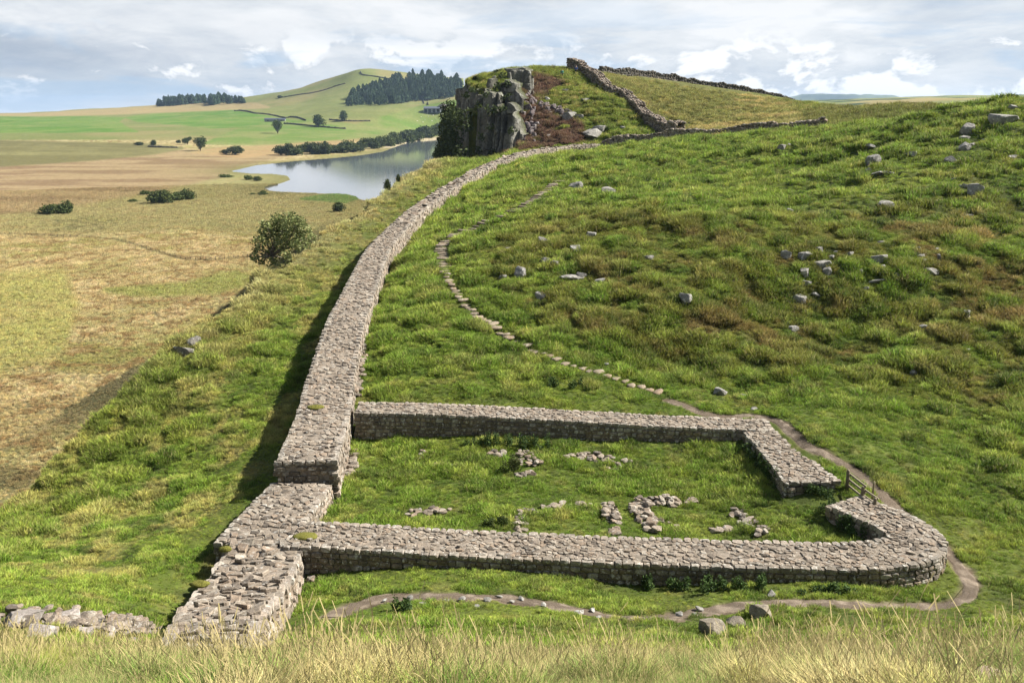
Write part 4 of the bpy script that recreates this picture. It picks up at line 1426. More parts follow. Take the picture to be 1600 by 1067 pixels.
foundation([(950, 732), (972, 730), (978, 722)], .6, 'bent row of stones at the right end of the long back footing', 8)
foundation([(655, 708), (662, 720)], .5, 'little pale pair of stones in the turf below the far wall')
foundation([(648, 727), (735, 727)], .3, 'faint line of stones in the turf left of the rubble heap', 4, .05)
foundation([(548, 706), (548, 722), (546, 742)], .55, 'narrow stepped footing running along the foot of the long wall inside the enclosure', 14, .2)
foundation([(560, 618), (560, 595), (563, 570), (566, 545)], .5, 'broken offset footing along the right foot of the long wall above the enclosure', 13, .4)
foundation([(248, 985), (205, 985), (160, 978), (110, 974), (50, 972), (-30, 970), (-90, 968)], 1.5, 'low line of pale broken rubble running left from the ruined wall end', 15, .36, 'rubble_bank')
foundation([(470, 904), (490, 906)], .6, 'little heap of dark stones in grass by the ruined wall end', 9)
# loose stones on the worn path
for u, v in ((640, 934), (660, 941), (700, 938), (722, 933), (760, 936), (800, 938), (815, 933), (850, 944), (905, 955), (935, 962), (925, 951), (1085, 957), (1095, 950), (1060, 957), (600, 936), (745, 945), (780, 930)):
    place_rock(u, v, RNG.uniform(7, 13), 'loose stone lying on the worn earth path below the near wall', 'loose stones on the worn earth path', SLABS[int(RNG.integers(5))], 'stone')

# ------------------------------------------------------------------ fence in the gateway
fence = tag(empty('wooden_fence', (14.1, 35.0, 0)), 'short three rail wooden fence beside the gap in the right wall', 'fence')
pf = [(13.95, 36.0), (14.12, 34.75), (14.3, 33.9)]
for x_, y_ in pf:
    zz = float(ground(x_, y_)[0])
    acc = Acc()
    acc.tube([(x_, y_, zz - .2), (x_, y_, zz + .84), (x_, y_, zz + .9)], [.075, .072, .05], 8, (0.20, 0.165, 0.115))
    acc.build('post', M_WOOD, fence, (14.1, 35.0, 0))
for hh in (.28, .54, .8):
    acc = Acc()
    for i in range(2):
        (xa, ya), (xb, yb) = pf[i], pf[i + 1]
        za, zb = float(ground(xa, ya)[0]), float(ground(xb, yb)[0])
        acc.box(((xa + xb) / 2 + .09, (ya + yb) / 2, (za + zb) / 2 + hh), (.035, math.hypot(xb - xa, yb - ya) + (.1 if i == 0 else .08), .085), math.atan2(-(xb - xa), yb - ya), (0.42, 0.36, 0.25))
    acc.build('rail', M_WOOD, fence, (14.1, 35.0, 0))
p = hit(1362, 784)
acc = Acc()
acc.tube([(p[0], p[1], p[2] - .2), (p[0] + .02, p[1], p[2] + .8), (p[0] + .03, p[1], p[2] + .9)], [.05, .045, .03], 7, (0.30, 0.25, 0.17))
tag(acc.build('wooden_post', M_WOOD, None, tuple(p)), 'single slim wooden stake standing on the edge of the earth path', 'post')


# ------------------------------------------------------------------ foliage
def leaf_cloud(acc, blobs, n, size, tints, rg, flat=0.0):
    """leaf-sized quads through ellipsoid blobs (centre, radii); denser toward the outside"""
    vol = np.array([b_[1][0] * b_[1][1] * b_[1][2] for b_ in blobs]) ** .75
    vol /= vol.sum()
    for bi, (c_, r_) in enumerate(blobs):
        m_ = max(int(n * vol[bi]), 6)
        d_ = rg.normal(size=(m_, 3))
        d_ /= np.linalg.norm(d_, axis=1)[:, None]
        rad = rg.random(m_) ** .38 * (0.8 + .45 * vnoise(d_[:, 0] * 2.6 + bi * 7, d_[:, 1] * 2.6 + d_[:, 2] * 2.1, bi))
        P = np.asarray(c_) + d_ * rad[:, None] * np.asarray(r_)
        a_ = rg.normal(size=(m_, 3))
        a_ /= np.linalg.norm(a_, axis=1)[:, None]
        b_ = np.cross(a_, rg.normal(size=(m_, 3)))
        b_ /= np.linalg.norm(b_, axis=1)[:, None] + 1e-9
        s_ = size * rg.uniform(.6, 1.35, m_)[:, None]
        V = np.stack([P - a_ * s_ * .5, P + b_ * s_ * .3, P + a_ * s_ * .6, P - b_ * s_ * .3], 1).reshape(-1, 3)
        t_ = np.asarray(tints)[rg.integers(len(tints), size=m_)] * rg.uniform(.75, 1.25, (m_, 1))
        acc.add(V, np.arange(m_ * 4).reshape(-1, 4), np.repeat(t_, 4, 0))


BUSH_T = [(0.070, 0.095, 0.026), (0.055, 0.078, 0.022), (0.095, 0.12, 0.036)]
DARK_T = [(0.038, 0.055, 0.022), (0.05, 0.068, 0.026), (0.065, 0.085, 0.03)]
PINE_T = [(0.026, 0.050, 0.026), (0.036, 0.066, 0.032), (0.052, 0.085, 0.036)]


def round_tree_meshes(seed, kind, n=900, tints=BUSH_T, leaf=0.085):
    """unit width (1) crown; kind 'bush' hugs the ground, 'tree' stands on a trunk. Returns crown, trunk meshes, height"""
    rg = np.random.default_rng(seed)
    crown, trunk = Acc(), Acc()
    blobs = []
    base = 0.0 if kind == 'bush' else 0.06
    hgt = 0.55 if kind == 'bush' else 1.0
    for k in range(9):
        an = rg.uniform(0, 6.28)
        q = rg.uniform(0, .3)
        zz = base + (hgt - base) * rg.uniform(.22 if kind == 'bush' else .34, .78)
        rr = rg.uniform(.18, .30)
        blobs.append(((math.cos(an) * q, math.sin(an) * q, zz), (rr, rr, rr * (.75 if kind == 'bush' else 1.0))))
    leaf_cloud(crown, blobs, n, leaf, tints, rg)
    trunk.tube([(0, 0, -.15), (0.01, 0, base + .15), (.03, .02, hgt * .6)], [.045, .035, .015], 6, (0.09, 0.075, 0.058))
    for k in range(5):
        an = k * 1.26 + rg.uniform(-.3, .3)
        trunk.tube([(0.0, 0, base + .05), (math.cos(an) * .15, math.sin(an) * .15, base + .22), (math.cos(an) * .3, math.sin(an) * .3, hgt * .62)], [.02, .013, .005], 5, (0.09, 0.075, 0.058))
    return crown.mesh('crown', M_LEAF, False), trunk.mesh('trunk', M_BARK, True)


def put_tree(name, meshes, loc, sx, sz, label, cat, group=None, rz=None):
    root = tag(empty(name, loc, RNG.uniform(0, 6.28) if rz is None else rz), label, cat, group)
    for nm, me in zip(('crown', 'trunk'), meshes):
        c_ = bpy.data.objects.new(nm, me)
        COL.objects.link(c_)
        c_.parent = root
    root.scale = (sx, sx, sz)
    return root


BUSH = [round_tree_meshes(900 + k, 'bush', 1500) for k in range(4)]
DBUSH = [round_tree_meshes(920 + k, 'bush', 1300, DARK_T) for k in range(4)]
TREE = [round_tree_meshes(940 + k, 'tree', 1800, [(0.05, 0.075, 0.024), (0.066, 0.096, 0.03)]) for k in range(3)]


def plant_px(name, kind, u, v, w, h, label, cat, group=None):
    """v is the foot of the plant"""
    p = hit(u, v)
    if p is None:
        return
    s = depth_of(p) / F_PX
    lib = {'bush': BUSH, 'dark': DBUSH, 'tree': TREE}[kind]
    unit_h = 1.0 if kind == 'tree' else 0.62
    put_tree(name, lib[int(RNG.integers(len(lib)))], p - np.array([0, 0, .02 * w * s]), w * s, h * s / unit_h, label, cat, group)


for a_ in ((78, 336, 36, 22, 'left half of the big pair of round willow bushes on the tan bog'), (100, 335, 32, 22, 'right half of the big pair of round willow bushes on the tan bog'),
           (250, 320, 44, 27, 'largest dark round bush in the row in the middle of the bog'), (276, 315, 30, 18, 'bush filling the gap right of the largest bog bush'),
           (296, 313, 28, 19, 'round bush at the right end of the row in the bog'), (227, 306, 20, 11, 'small low bush behind the largest bog bush'),
           (207, 317, 22, 7, 'low bright green bush left of the largest bog bush'),
           (388, 281, 18, 9, 'low bush on the grassy spit by the lough'), (402, 283, 16, 9, 'dark low bush on the tip of the lough spit'), (352, 277, 26, 6, 'flat scrub at the root of the lough spit'),
           (411, 306, 20, 10, 'dark bush on the near shore of the lough'), (394, 306, 14, 5, 'tiny flat bush left of the dark bush on the near shore')):
    plant_px('bush', 'bush', *a_, 'bush')
for a_ in ((530, 333, 24, 18, 'dark bush in the shade below the ridge by the near lough shore'), (217, 227, 20, 6, 'low dark bush left of two small trees beyond the moor'),
           (352, 241, 20, 8, 'small bush left of the dark bush cluster at the edge of the moor'), (368, 242, 34, 15, 'dark bush cluster at the edge of the moor'),
           (278, 224, 10, 6, 'tiny bush left of the small round tree beyond the moor')):
    plant_px('bush', 'dark', *a_, 'bush')
for a_ in ((434, 209, 20, 21, 'round tree standing alone below the low shed'), (497, 199, 24, 21, 'round tree in the middle of the green fields'), (538, 190, 19, 18, 'round tree on the field wall nearest the conifer wood'),
           (313, 236, 21, 22, 'round tree at the edge of the moor, right of a smaller one'), (293, 226, 16, 13, 'small round tree left of the taller one at the moor edge'),
           (240, 229, 12, 11, 'small brownish tree alone at the moor edge')):
    plant_px('tree', 'tree', *a_, 'tree')
for k in range(34):
    q = k / 33
    u = 440 + 250 * q + RNG.uniform(-4, 4)
    v = np.interp(u, [440, 480, 540, 600, 640, 690], [243, 243.5, 240, 231, 221, 215]) + RNG.uniform(-6, 0)
    plant_px('shrub', 'dark' if RNG.random() < .6 else 'bush', u, v, RNG.uniform(22, 40), RNG.uniform(12, 22), 'dark rounded shrub in the belt along the far shore of the lough', 'shrub', 'shrubs along the far shore of the lough')

# hawthorn below the lip of the scarp
rg = np.random.default_rng(77)
y_h = 74.0
b0 = at(428, 425, y_h)
x_h = b0[0]
z_h = float(ground(x_h, y_h)[0])
sc_h = depth_of(np.array([x_h, y_h, b0[2]])) / F_PX
top_z = float(at(440, 331, y_h)[2])
crown, trunk = Acc(), Acc()
blobs = []
for du, dv, r_ in ((0, 35, 26), (-22, 40, 20), (-34, 55, 14), (18, 30, 22), (34, 38, 17), (8, 55, 24), (-12, 62, 20), (28, 58, 18), (-38, 68, 10), (46, 48, 10), (-5, 22, 17), (15, 17, 14), (30, 22, 10), (-25, 28, 11), (2, 75, 15), (-20, 75, 10), (-32, 84, 12), (-12, 88, 13), (12, 86, 12), (-44, 78, 9)):
    pt = at(440 + du, 323 + dv, y_h + rg.uniform(-1.6, 1.6))
    blobs.append((pt, np.array((r_, r_, r_ * .8)) * sc_h * .9))
leaf_cloud(crown, blobs, 5200, 0.21, [(0.20, 0.225, 0.085), (0.16, 0.19, 0.065), (0.26, 0.28, 0.125), (0.105, 0.135, 0.05)], rg)
root_p = np.array([x_h, y_h, z_h])
fork = at(425, 400, y_h)
trunk.tube([root_p - (0, 0, .4), (root_p + fork) / 2 + (.2, 0, 0), fork], [.2, .15, .12], 8, (0.16, 0.135, 0.11))
for c_, r_ in blobs:
    mid = (fork + c_) / 2 + rg.normal(0, .2, 3)
    trunk.tube([fork, mid, c_ + rg.normal(0, .1, 3)], [.075, .05, .015], 5, (0.19, 0.165, 0.135))
rt = tag(empty('hawthorn_tree', root_p), 'spreading hawthorn with bare grey lower limbs just below the grassy lip of the slope', 'tree')
crown.build('crown', M_LEAF, rt, root_p, False)
trunk.build('trunk', M_BARK, rt, root_p)
for u, v, w, h, lab in ((605, 302, 15, 20, 'dark little thorn bush against the lough on the ridge lip'), (623, 290, 10, 12, 'wispy shrub on the ridge lip against the lough')):
    p = at(u, v, float(np.interp(u, [600, 625], [112, 120])))
    p[2] = float(ground(p[0], p[1])[0])
    s = depth_of(p) / F_PX
    put_tree('thorn_bush', DBUSH[1], p, w * s, (h + 4) * s / .62, lab, 'bush')

# conifers --------------------------------------------------------
def conifer_meshes(seed, n=340):
    rg = np.random.default_rng(seed)
    acc, tr = Acc(), Acc()
    V, F_, C = [], [], []
    for k in range(n):
        q = rg.random() ** .8
        zz = .08 + .92 * q
        rad = ((1 - q) ** .5 * .27 + .012) * (.75 + .5 * vnoise(q * 6, seed * 1.7, 3))
        an = rg.uniform(0, 6.28)
        rr = rad * rg.uniform(.35, 1.08)
        w_ = .085 * (1.15 - q)
        c_, s_ = math.cos(an), math.sin(an)
        a0 = (c_ * rr * .2, s_ * rr * .2, zz + .025)
        tip = (c_ * rr, s_ * rr, zz - .045 - .02 * rg.random())
        V += [(a0[0] - s_ * w_, a0[1] + c_ * w_, a0[2] - .02), (a0[0] + s_ * w_, a0[1] - c_ * w_, a0[2] - .02), tip, (a0[0] + c_ * rr * .3, a0[1] + s_ * rr * .3, a0[2] + .03)]
        b_ = len(V) - 4
        F_ += [(b_, b_ + 3, b_ + 2), (b_ + 3, b_ + 1, b_ + 2)]
        C += [np.array(PINE_T[int(rg.integers(3))]) * rg.uniform(.75, 1.3)] * 4
    acc.add(V, np.array(F_), np.array(C))
    tr.tube([(0, 0, -.06), (0, 0, .9)], [.018, .004], 5, (0.08, 0.06, 0.045))
    return acc, tr


CON_ACC = [conifer_meshes(1000 + k) for k in range(5)]
CON = [(a_.mesh('crown', M_LEAF, False), t_.mesh('trunk', M_BARK)) for a_, t_ in CON_ACC]


def wood(name, spots, label, cat, wide=1.0):
    """many conifers as one mass: (point, height)"""
    acc = Acc()
    o_ = np.mean([s_[0] for s_ in spots], 0)
    for p_, h_ in spots:
        a_, t_ = CON_ACC[int(RNG.integers(5))]
        M = rotm(RNG.uniform(0, 6.28))
        w_k = RNG.uniform(.7, 1.5)
        for src in (a_, t_):
            V = np.concatenate(src.v) @ M.T * np.array([h_ * wide * w_k, h_ * wide * w_k, h_]) + p_
            base_n = 0
            acc.add(V, [np.concatenate(f_) for f_ in src.f.values()], np.concatenate(src.c) * RNG.uniform(.8, 1.2))
    return tag(acc.build(name, M_LEAF, None, o_, False), label, cat, kind='stuff')


spots = []
PLANT = [(546, 163), (600, 161), (655, 154), (720, 148), (722, 136), (690, 129), (640, 125), (612, 134), (570, 147), (548, 155)]
tries = 0
while len(spots) < 230 and tries < 1500:
    tries += 1
    u, v = RNG.uniform(540, 724), RNG.uniform(122, 163)
    if not in_poly(np.array([u]), np.array([v]), PLANT)[0]:
        continue
    p = hit(u, v, 800)
    if p is None or p[0] > -120:
        continue
    spots.append((p, RNG.uniform(12, 20) / F_PX * depth_of(p)))
wood('conifer_wood', spots, 'dark conifer plantation filling the flank of the pointed hill', 'wood', 1.5)
for k in range(30):
    q = k / 29
    u = 544 + 172 * q + RNG.uniform(-2, 2)
    v = np.interp(u, [540, 600, 655, 720], [166.5, 164, 157, 150.5]) + RNG.uniform(-1, 1)
    p = hit(u, v, 800)
    if p is None or p[0] > -120:
        continue
    h_ = RNG.uniform(13, 21) / F_PX * depth_of(p)
    put_tree('conifer_tree', CON[int(RNG.integers(5))], p, h_ * RNG.uniform(1.2, 1.7), h_, 'dark conifer in the front row of the hillside plantation', 'tree', 'conifers along the front of the plantation')
spots = []
for k in range(90):
    u = RNG.uniform(246, 386)
    v = 163.5 + RNG.uniform(-2.5, 1) - 2 * (u > 340)
    p = hit(u, v, 900)
    if p is None:
        p = at(u, 163, 2600)
        p[2] = float(ground(p[0], p[1])[0])
    hh = 13.5 * min(1, .45 + (u - 240) / 40) * min(1, .55 + (390 - u) / 90)
    spots.append((p, hh * RNG.uniform(.85, 1.1) / F_PX * depth_of(p)))
wood('conifer_wood', spots, 'long dark conifer wood on the far left skyline', 'wood', 1.7)
for u, v, w, h, lab in ((437, 153.5, 14, 5, 'small dark copse on the skyline left of the pointed hill'), (1575, 155, 26, 9, 'dark trees on the distant pasture at the right edge'),
                        (1552, 156, 10, 6, 'small dark tree left of the distant trees at the right edge'), (1405, 148, 22, 6, 'small dark copse on the far right skyline')):
    plant_px('tree', 'dark', u, v, w, h, lab, 'tree')

# nettles and rank weeds -----------------------------------------
NET_T = [(0.045, 0.085, 0.022), (0.060, 0.105, 0.028), (0.035, 0.062, 0.018), (0.080, 0.12, 0.035)]


def weeds(u0, v0, u1, v1, h, depth, label, n=700, tints=NET_T):
    a_, b_ = hit(u0, v0), hit(u1, v1)
    rg = np.random.default_rng(int(u0 * 7 + v0))
    acc = Acc()
    L_ = np.linalg.norm(b_ - a_)
    k_ = max(int(L_ / .28), 3)
    blobs = []
    for i in range(k_ * 2):
        q = rg.random()
        c_ = a_ + (b_ - a_) * q + np.array([rg.normal(0, depth * .4), rg.normal(0, depth * .4), 0])
        c_[2] = float(GRID(np.array([c_[0]]), np.array([c_[1]]))[0])
        hh = h * rg.uniform(.45, 1.1)
        blobs.append((c_ + (0, 0, hh * .45), (.16, .16, hh * .55)))
    leaf_cloud(acc, blobs, n, 0.085, tints, rg)
    for c_, r_ in blobs:
        acc.tube([c_ - (0, 0, r_[2]), c_ + (rg.normal(0, .05), rg.normal(0, .05), r_[2] * .9)], [.012, .006], 4, (0.07, 0.09, 0.03))
    o_ = (a_ + b_) / 2
    tag(acc.build('nettle_patch', M_LEAF, None, o_, False), label, 'weeds')


weeds(725, 695, 760, 697, .55, .25, 'nettles at the foot of the far wall left of its middle', 700)
weeds(762, 699, 850, 701, .75, .35, 'long nettle bed at the middle of the far wall', 2200)
weeds(1165, 705, 1200, 745, .75, .3, 'dark nettles in the shade of the right wall', 1500)
weeds(1200, 745, 1225, 768, .7, .3, 'tall nettles at the near end of the shaded right wall', 1000)
weeds(1235, 770, 1295, 776, .5, .25, 'nettles under the broken wall end by the gate', 900)
weeds(1290, 800, 1345, 848, .8, .35, 'tall dark nettle bed inside the curved corner of the near wall', 2600)
weeds(1005, 918, 1080, 922, .5, .25, 'nettles against the outer face of the near wall, left clump', 1100)
weeds(1090, 922, 1205, 925, .6, .3, 'thick nettle bed against the outer face of the near wall', 2000)
weeds(1240, 925, 1340, 928, .35, .25, 'low weeds along the outer wall foot beyond the pale boulder', 900)
weeds(785, 738, 808, 738, .8, .3, 'tall dark tuft beside the rubble heap', 800, [(0.08, 0.09, 0.03), (0.06, 0.08, 0.025)])
weeds(740, 822, 800, 822, .5, .35, 'rank weeds left of the small bent footing', 900, [(0.08, 0.11, 0.03), (0.06, 0.09, 0.025)])
weeds(855, 603, 900, 606, .7, .5, 'dark green weed clump on the slope above the far wall', 1100)
weeds(612, 952, 640, 956, .5, .3, 'rank green tuft beside the earth path', 600)

# ------------------------------------------------------------------ the crag
def cliff():
    """faces of jointed whinstone: a surface over (along, up), broken into columns with fissures, missing blocks and ledges"""
    acc = Acc()
    rg = np.random.default_rng(8)

    def row(*p):
        return np.array([at(u, v, Y) for u, v, Y in p])
    faces_ = [(row((812, 205, 164.5), (800, 190, 165.5), (788, 171, 166.5), (772, 169, 167.5), (757, 172, 169), (750, 178, 170.5)), 4.0, .12),
              (row((772, 158, 171.5), (762, 143, 172), (750, 138, 172.8), (738, 139, 173.6), (728, 146, 174.8), (722, 149, 177), (716, 146, 186), (710, 140, 198), (704, 140, 214), (700, 146, 232)), -12.0, .10),
              (row((812, 152, 173.5), (800, 140, 174.5), (785, 131, 176), (768, 133, 178), (748, 135, 180.5)), 9.0, .12),
              (row((836, 126, 187), (826, 113, 187), (812, 109.5, 188), (797, 114, 187), (782, 122, 187), (768, 127, 187)), 15.0, .1)]
    for fi, (line, zb, batter) in enumerate(faces_):
        L = resample(line, .16)
        T, N = frames(L)
        n = len(L)
        s_ = np.arange(n) * .16
        cuts = [0.0]
        while cuts[-1] < s_[-1]:
            cuts.append(cuts[-1] + (rg.uniform(.5, 1.2) if rg.random() < .45 else rg.uniform(1.3, 3.4)))
        cuts = np.array(cuts)
        ci = np.clip(np.searchsorted(cuts, s_, side='right') - 1, 0, len(cuts) - 2)
        f = (s_ - cuts[ci]) / (cuts[ci + 1] - cuts[ci])
        nc = len(cuts)
        off = rg.normal(0, .55, nc)
        skew = rg.uniform(-.45, .45, nc)
        dz = rg.normal(0, .55, nc) - .5 * (rg.random(nc) < .2)
        tone = rg.uniform(.65, 1.25, nc)
        fiss = np.maximum(0, 1 - np.minimum(f, 1 - f) * (cuts[ci + 1] - cuts[ci]) / .3)
        ztop = L[:, 2] + dz[ci] + .3 * (fbm(s_ / .5, s_ * 0 + fi, 2, 60) - .5)
        m_ = 90
        q = np.linspace(0, 1, m_)
        Z = zb + (ztop[:, None] - zb) * q[None]
        S = np.repeat(s_[:, None], m_, 1)
        wob = .35 * (fbm(Z / 5.0, S * .3 + fi * 9, 2, 61) - .5)
        D = off[ci][:, None] + skew[ci][:, None] * (f[:, None] - .5) * 2 - .55 * fiss[:, None] ** 1.5 + wob
        for k in range(nc - 1):
            col = np.nonzero(ci == k)[0]
            if not len(col):
                continue
            zz = zb
            while zz < ztop[col].max():
                h_ = rg.uniform(1.0, 4.5)
                inb = (Z[col] > zz) & (Z[col] <= zz + h_)
                step = rg.normal(0, .2) - (.7 if rg.random() < .16 else 0)
                D[col] += np.where(inb, step, 0)
                D[col] -= .16 * np.exp(-((Z[col] - zz) / .13) ** 2)
                zz += h_
        D -= batter * (Z - zb)
        D += .22 * (fbm(S / .55, Z / .8 + fi * 7, 3, 62) - .5)
        out_n = -N if fi >= 0 else N
        X = L[:, None, 0] + out_n[:, None, 0] * D
        Y = L[:, None, 1] + out_n[:, None, 1] * D
        # cap running back into the hill
        capx = X[:, -1] - out_n[:, 0] * 1.7
        capy = Y[:, -1] - out_n[:, 1] * 1.7
        capz = np.maximum(Z[:, -1] + .2, ground(capx, capy) - .2)
        P = np.stack([np.c_[X, capx], np.c_[Y, capy], np.c_[Z, capz]], -1)
        C = np.tile(np.array((0.20, 0.195, 0.165)), (n, m_ + 1, 1)) * tone[ci][:, None, None]
        C *= (0.75 + .5 * fbm(S / 1.3, Z / 2.6, 3, 63))[..., None][:, np.r_[0:m_, m_ - 1]]
        C[:, -1] = (0.07, 0.08, 0.025)
        id_ = np.arange(n * (m_ + 1)).reshape(n, m_ + 1)
        fa = np.stack([id_[:-1, :-1], id_[1:, :-1], id_[1:, 1:], id_[:-1, 1:]], -1).reshape(-1, 4)
        acc.add(P, fa, C.reshape(-1, 3))
    o = acc.build('cliff', M_CLIFF, None, None, False)
    return tag(o, kind='structure')


cliff()
# blocky scree among the heather under the crag
PURPLE = [rock_mesh(560 + k, 1.0, .9, 1.1, 11, (0.17, 0.135, 0.135), M_ROCK, False, .45) for k in range(5)]
for k in range(110):
    if k < 80:
        u = RNG.uniform(797, 838)
        v = RNG.uniform(np.interp(u, [797, 812, 838], [148, 132, 160]), np.interp(u, [797, 812, 838], [180, 226, 222]))
    else:
        q = RNG.random()
        u, v = 838 + 50 * q + RNG.uniform(-3, 3), 162 + 16 * q + RNG.uniform(-4, 4)
    place_rock(u, v, RNG.uniform(4, 8), 'purplish grey block tumbled among the heather under the crag', 'tumbled blocks among the heather', PURPLE[int(RNG.integers(5))], 'rock', hs=1.25)
# scrub clothing the shaded left flank
acc = Acc()
rg = np.random.default_rng(17)
blobs = []
for k in range(110):
    q = rg.random()
    yy = rg.uniform(172, 218)
    xe = float(np.interp(yy, [172, 178, 196, 226], [-9.0, -10.5, -13.0, -15.5]))
    down = rg.random()
    r_ = rg.uniform(.9, 2.2)
    blobs.append(((xe + 0.8 - down * 4.6 - rg.uniform(0, 1.0), yy, 16.5 - down * 26 - rg.uniform(0, 2)), (r_, r_, r_ * 1.2)))
for u_, v_, y_ in ((728, 150, 175.5), (738, 141, 175), (746, 165, 173.2), (757, 146, 173), (763, 172, 170), (775, 171, 168.6), (785, 172, 168), (768, 200, 168.2), (752, 215, 170), (778, 135, 178), (792, 133, 177), (733, 200, 173.6),
                  (790, 150, 174.5), (745, 235, 170), (770, 238, 167.5), (800, 205, 165.5), (783, 118, 187.5), (730, 235, 172.5)):
    for q_ in range(3):
        blobs.append((at(u_ + rg.normal(0, 2), v_ + rg.normal(0, 2), y_ - rg.uniform(0, .6)), (.8, .55, .5)))
leaf_cloud(acc, blobs, 17000, .55, DARK_T + [(0.075, 0.10, 0.034)], rg)
tag(acc.build('scrub', M_LEAF, None, (-15, 190, 0), False), 'dark scrub and ivy clothing the left flank of the crag', 'scrub', kind='stuff')
for u, v, w, h, lab in ((748, 126, 22, 12, 'low dark bush at the left end of the crag top'), (782, 119, 30, 10, 'rounded gorse bush on the crag skyline')):
    p = at(u, v, 200.0)
    p[2] = float(ground(p[0], p[1])[0]) - .2
    s = depth_of(p) / F_PX
    put_tree('bush', DBUSH[2], p, w * s, h * s / .62, lab, 'bush')
plant_px('bush', 'dark', 1095, 208, 14, 7, 'small dark bush below the skyline hill', 'bush')

# moss and turf growing on the wall tops
M_MOSS = tint_material('moss', 0.95, 0.4, 22.0, 0.8)
for u, v, Y, w, zt, lab in ((478, 846, 30.9, .75, .92, 'green turf cushion on the corner where the near wall meets the long wall'), (312, 912, 25.2, .5, None, 'yellow green moss cushion on the ruined wall end'),
                            (352, 855, 29.8, .4, .98, 'small moss cushion on the edge of the ruined wall'), (493, 641, 43.2, .7, 1.8, 'thin grass cushion on the long wall level with the far wall')):
    p = at(u, v, Y)
    if zt is not None:
        p[2] = zt
    v_ = ICO3[0] * (1 + .35 * (fbm(ICO3[0][:, 0] * 2.2 + u, ICO3[0][:, 1] * 2.2 + ICO3[0][:, 2], 3, int(u))[:, None] - .5)) * np.array([w * .6, w * .38, .1])
    acc = Acc()
    acc.add(v_, ICO3[1], (0.17, 0.165, 0.035))
    rg = np.random.default_rng(int(u))
    for k in range(160):
        q = rg.normal(0, .26, 2) * w
        acc.add([(q[0], q[1], .0), (q[0] + .012, q[1], .0), (q[0] + rg.normal(0, .03), q[1] + rg.normal(0, .03), .1 + .07 * rg.random())], np.array([(0, 1, 2)]), (0.19, 0.20, 0.05))
    tag(acc.build('moss_cushion', M_MOSS, None, (0, 0, 0)), lab, 'moss').location = tuple(p)

# ------------------------------------------------------------------ farm, sheep, walkers
def house(name, u, v, Y, L, D, H, RH, rz, label, cat, wall=(0.34, 0.31, 0.27), roofc=(0.10, 0.11, 0.13), openings=3, open_front=False):
    p = at(u, v, Y)
    p[2] = float(ground(p[0], p[1])[0]) - .3
    root = tag(empty(name, p, rz), label, cat)
    acc = Acc()
    x_, y_ = L / 2, D / 2
    V = [(-x_, -y_, 0), (x_, -y_, 0), (x_, y_, 0), (-x_, y_, 0), (-x_, -y_, H), (x_, -y_, H), (x_, y_, H), (-x_, y_, H), (-x_, 0, H + RH), (x_, 0, H + RH)]
    acc.add(V, [np.array([(0, 1, 5, 4), (2, 3, 7, 6)]), np.array([(1, 2, 6, 9, 5), (3, 0, 4, 8, 7)])], wall)
    w_ = acc.build('wall', M_PLAIN, root, None, False)
    acc = Acc()
    e, th = .5, .35
    for sg in (-1, 1):
        a_, b_ = (sg * (y_ + e), H - e * RH / y_), (0, H + RH)
        V = [(-x_ - e, a_[0], a_[1]), (x_ + e, a_[0], a_[1]), (x_ + e, b_[0], b_[1]), (-x_ - e, b_[0], b_[1])]
        V += [(q[0], q[1], q[2] + th) for q in V]
        acc.add(V, CUBE8F if sg < 0 else CUBE8F[:, ::-1], roofc)
    acc.build('roof', M_PLAIN, root, None, False)
    for k in range(openings):
        acc = Acc()
        xx = -x_ + L * (k + .5) / openings
        wd = L / openings * (.72 if open_front else .22)
        acc.box((xx, -y_ - .03, H * .45 if open_front else H * .5), (wd, .16, H * (.8 if open_front else .35)), 0, (0.025, 0.025, 0.028))  # open bays are dark panels painted as the shade inside
        acc.build('bay_shade_panel' if open_front else 'window', M_PLAIN, root, None, False)
    return root


pf_ = hit(678, 176, 900)
house('farm_barn', 676, 175, pf_[1], 30, 14, 7.5, 3.0, R(-6), 'long grey farm shed with dark open bays below the conifer wood', 'barn', (0.30, 0.31, 0.33), (0.10, 0.115, 0.15), 4, True)
house('farm_house', 692, 175, pf_[1] + 4, 15, 12, 8.5, 4.0, R(70), 'pale stone farm building with gable end right of the grey shed', 'building', (0.42, 0.36, 0.31), (0.14, 0.13, 0.13), 2)
pf_ = hit(431, 190, 900)
house('field_barn', 430, 190, pf_[1], 34, 9, 3.5, 2.0, R(4), 'low dark roofed barn alone in the green fields above a round tree', 'barn', (0.26, 0.26, 0.27), (0.07, 0.08, 0.11), 3)


def skin_body(name, nodes, edges, mat, root_i=0, levels=2, parent=None, tint=(.5, .5, .5)):
    me = bpy.data.meshes.new(name)
    me.from_pydata([n_[0] for n_ in nodes], edges, [])
    o = bpy.data.objects.new(name, me)
    COL.objects.link(o)
    md = o.modifiers.new('skin', 'SKIN')
    md.use_smooth_shade = True
    for i, n_ in enumerate(nodes):
        r_ = n_[1]
        me.skin_vertices[0].data[i].radius = r_ if hasattr(r_, '__len__') else (r_, r_)
        me.skin_vertices[0].data[i].use_root = i == root_i
    sb = o.modifiers.new('smooth', 'SUBSURF')
    sb.levels = sb.render_levels = levels
    me.materials.append(mat)
    if parent:
        o.parent = parent
    return o


def flat_mat(name, col):
    m_, t_ = material(name)
    n_ = t_.noise(geopos(t_), 9.0, 3)
    finish(t_, t_.mix(t_.ramp(n_, [(.3, .8), (.7, 1.0)]), (0, 0, 0), col), .85)
    return m_


M_SKIN = flat_mat('skin', (0.50, 0.32, 0.24))
M_TROUS = flat_mat('dark_trousers', (0.035, 0.038, 0.05))
M_HAIR = flat_mat('brown_hair', (0.06, 0.04, 0.025))


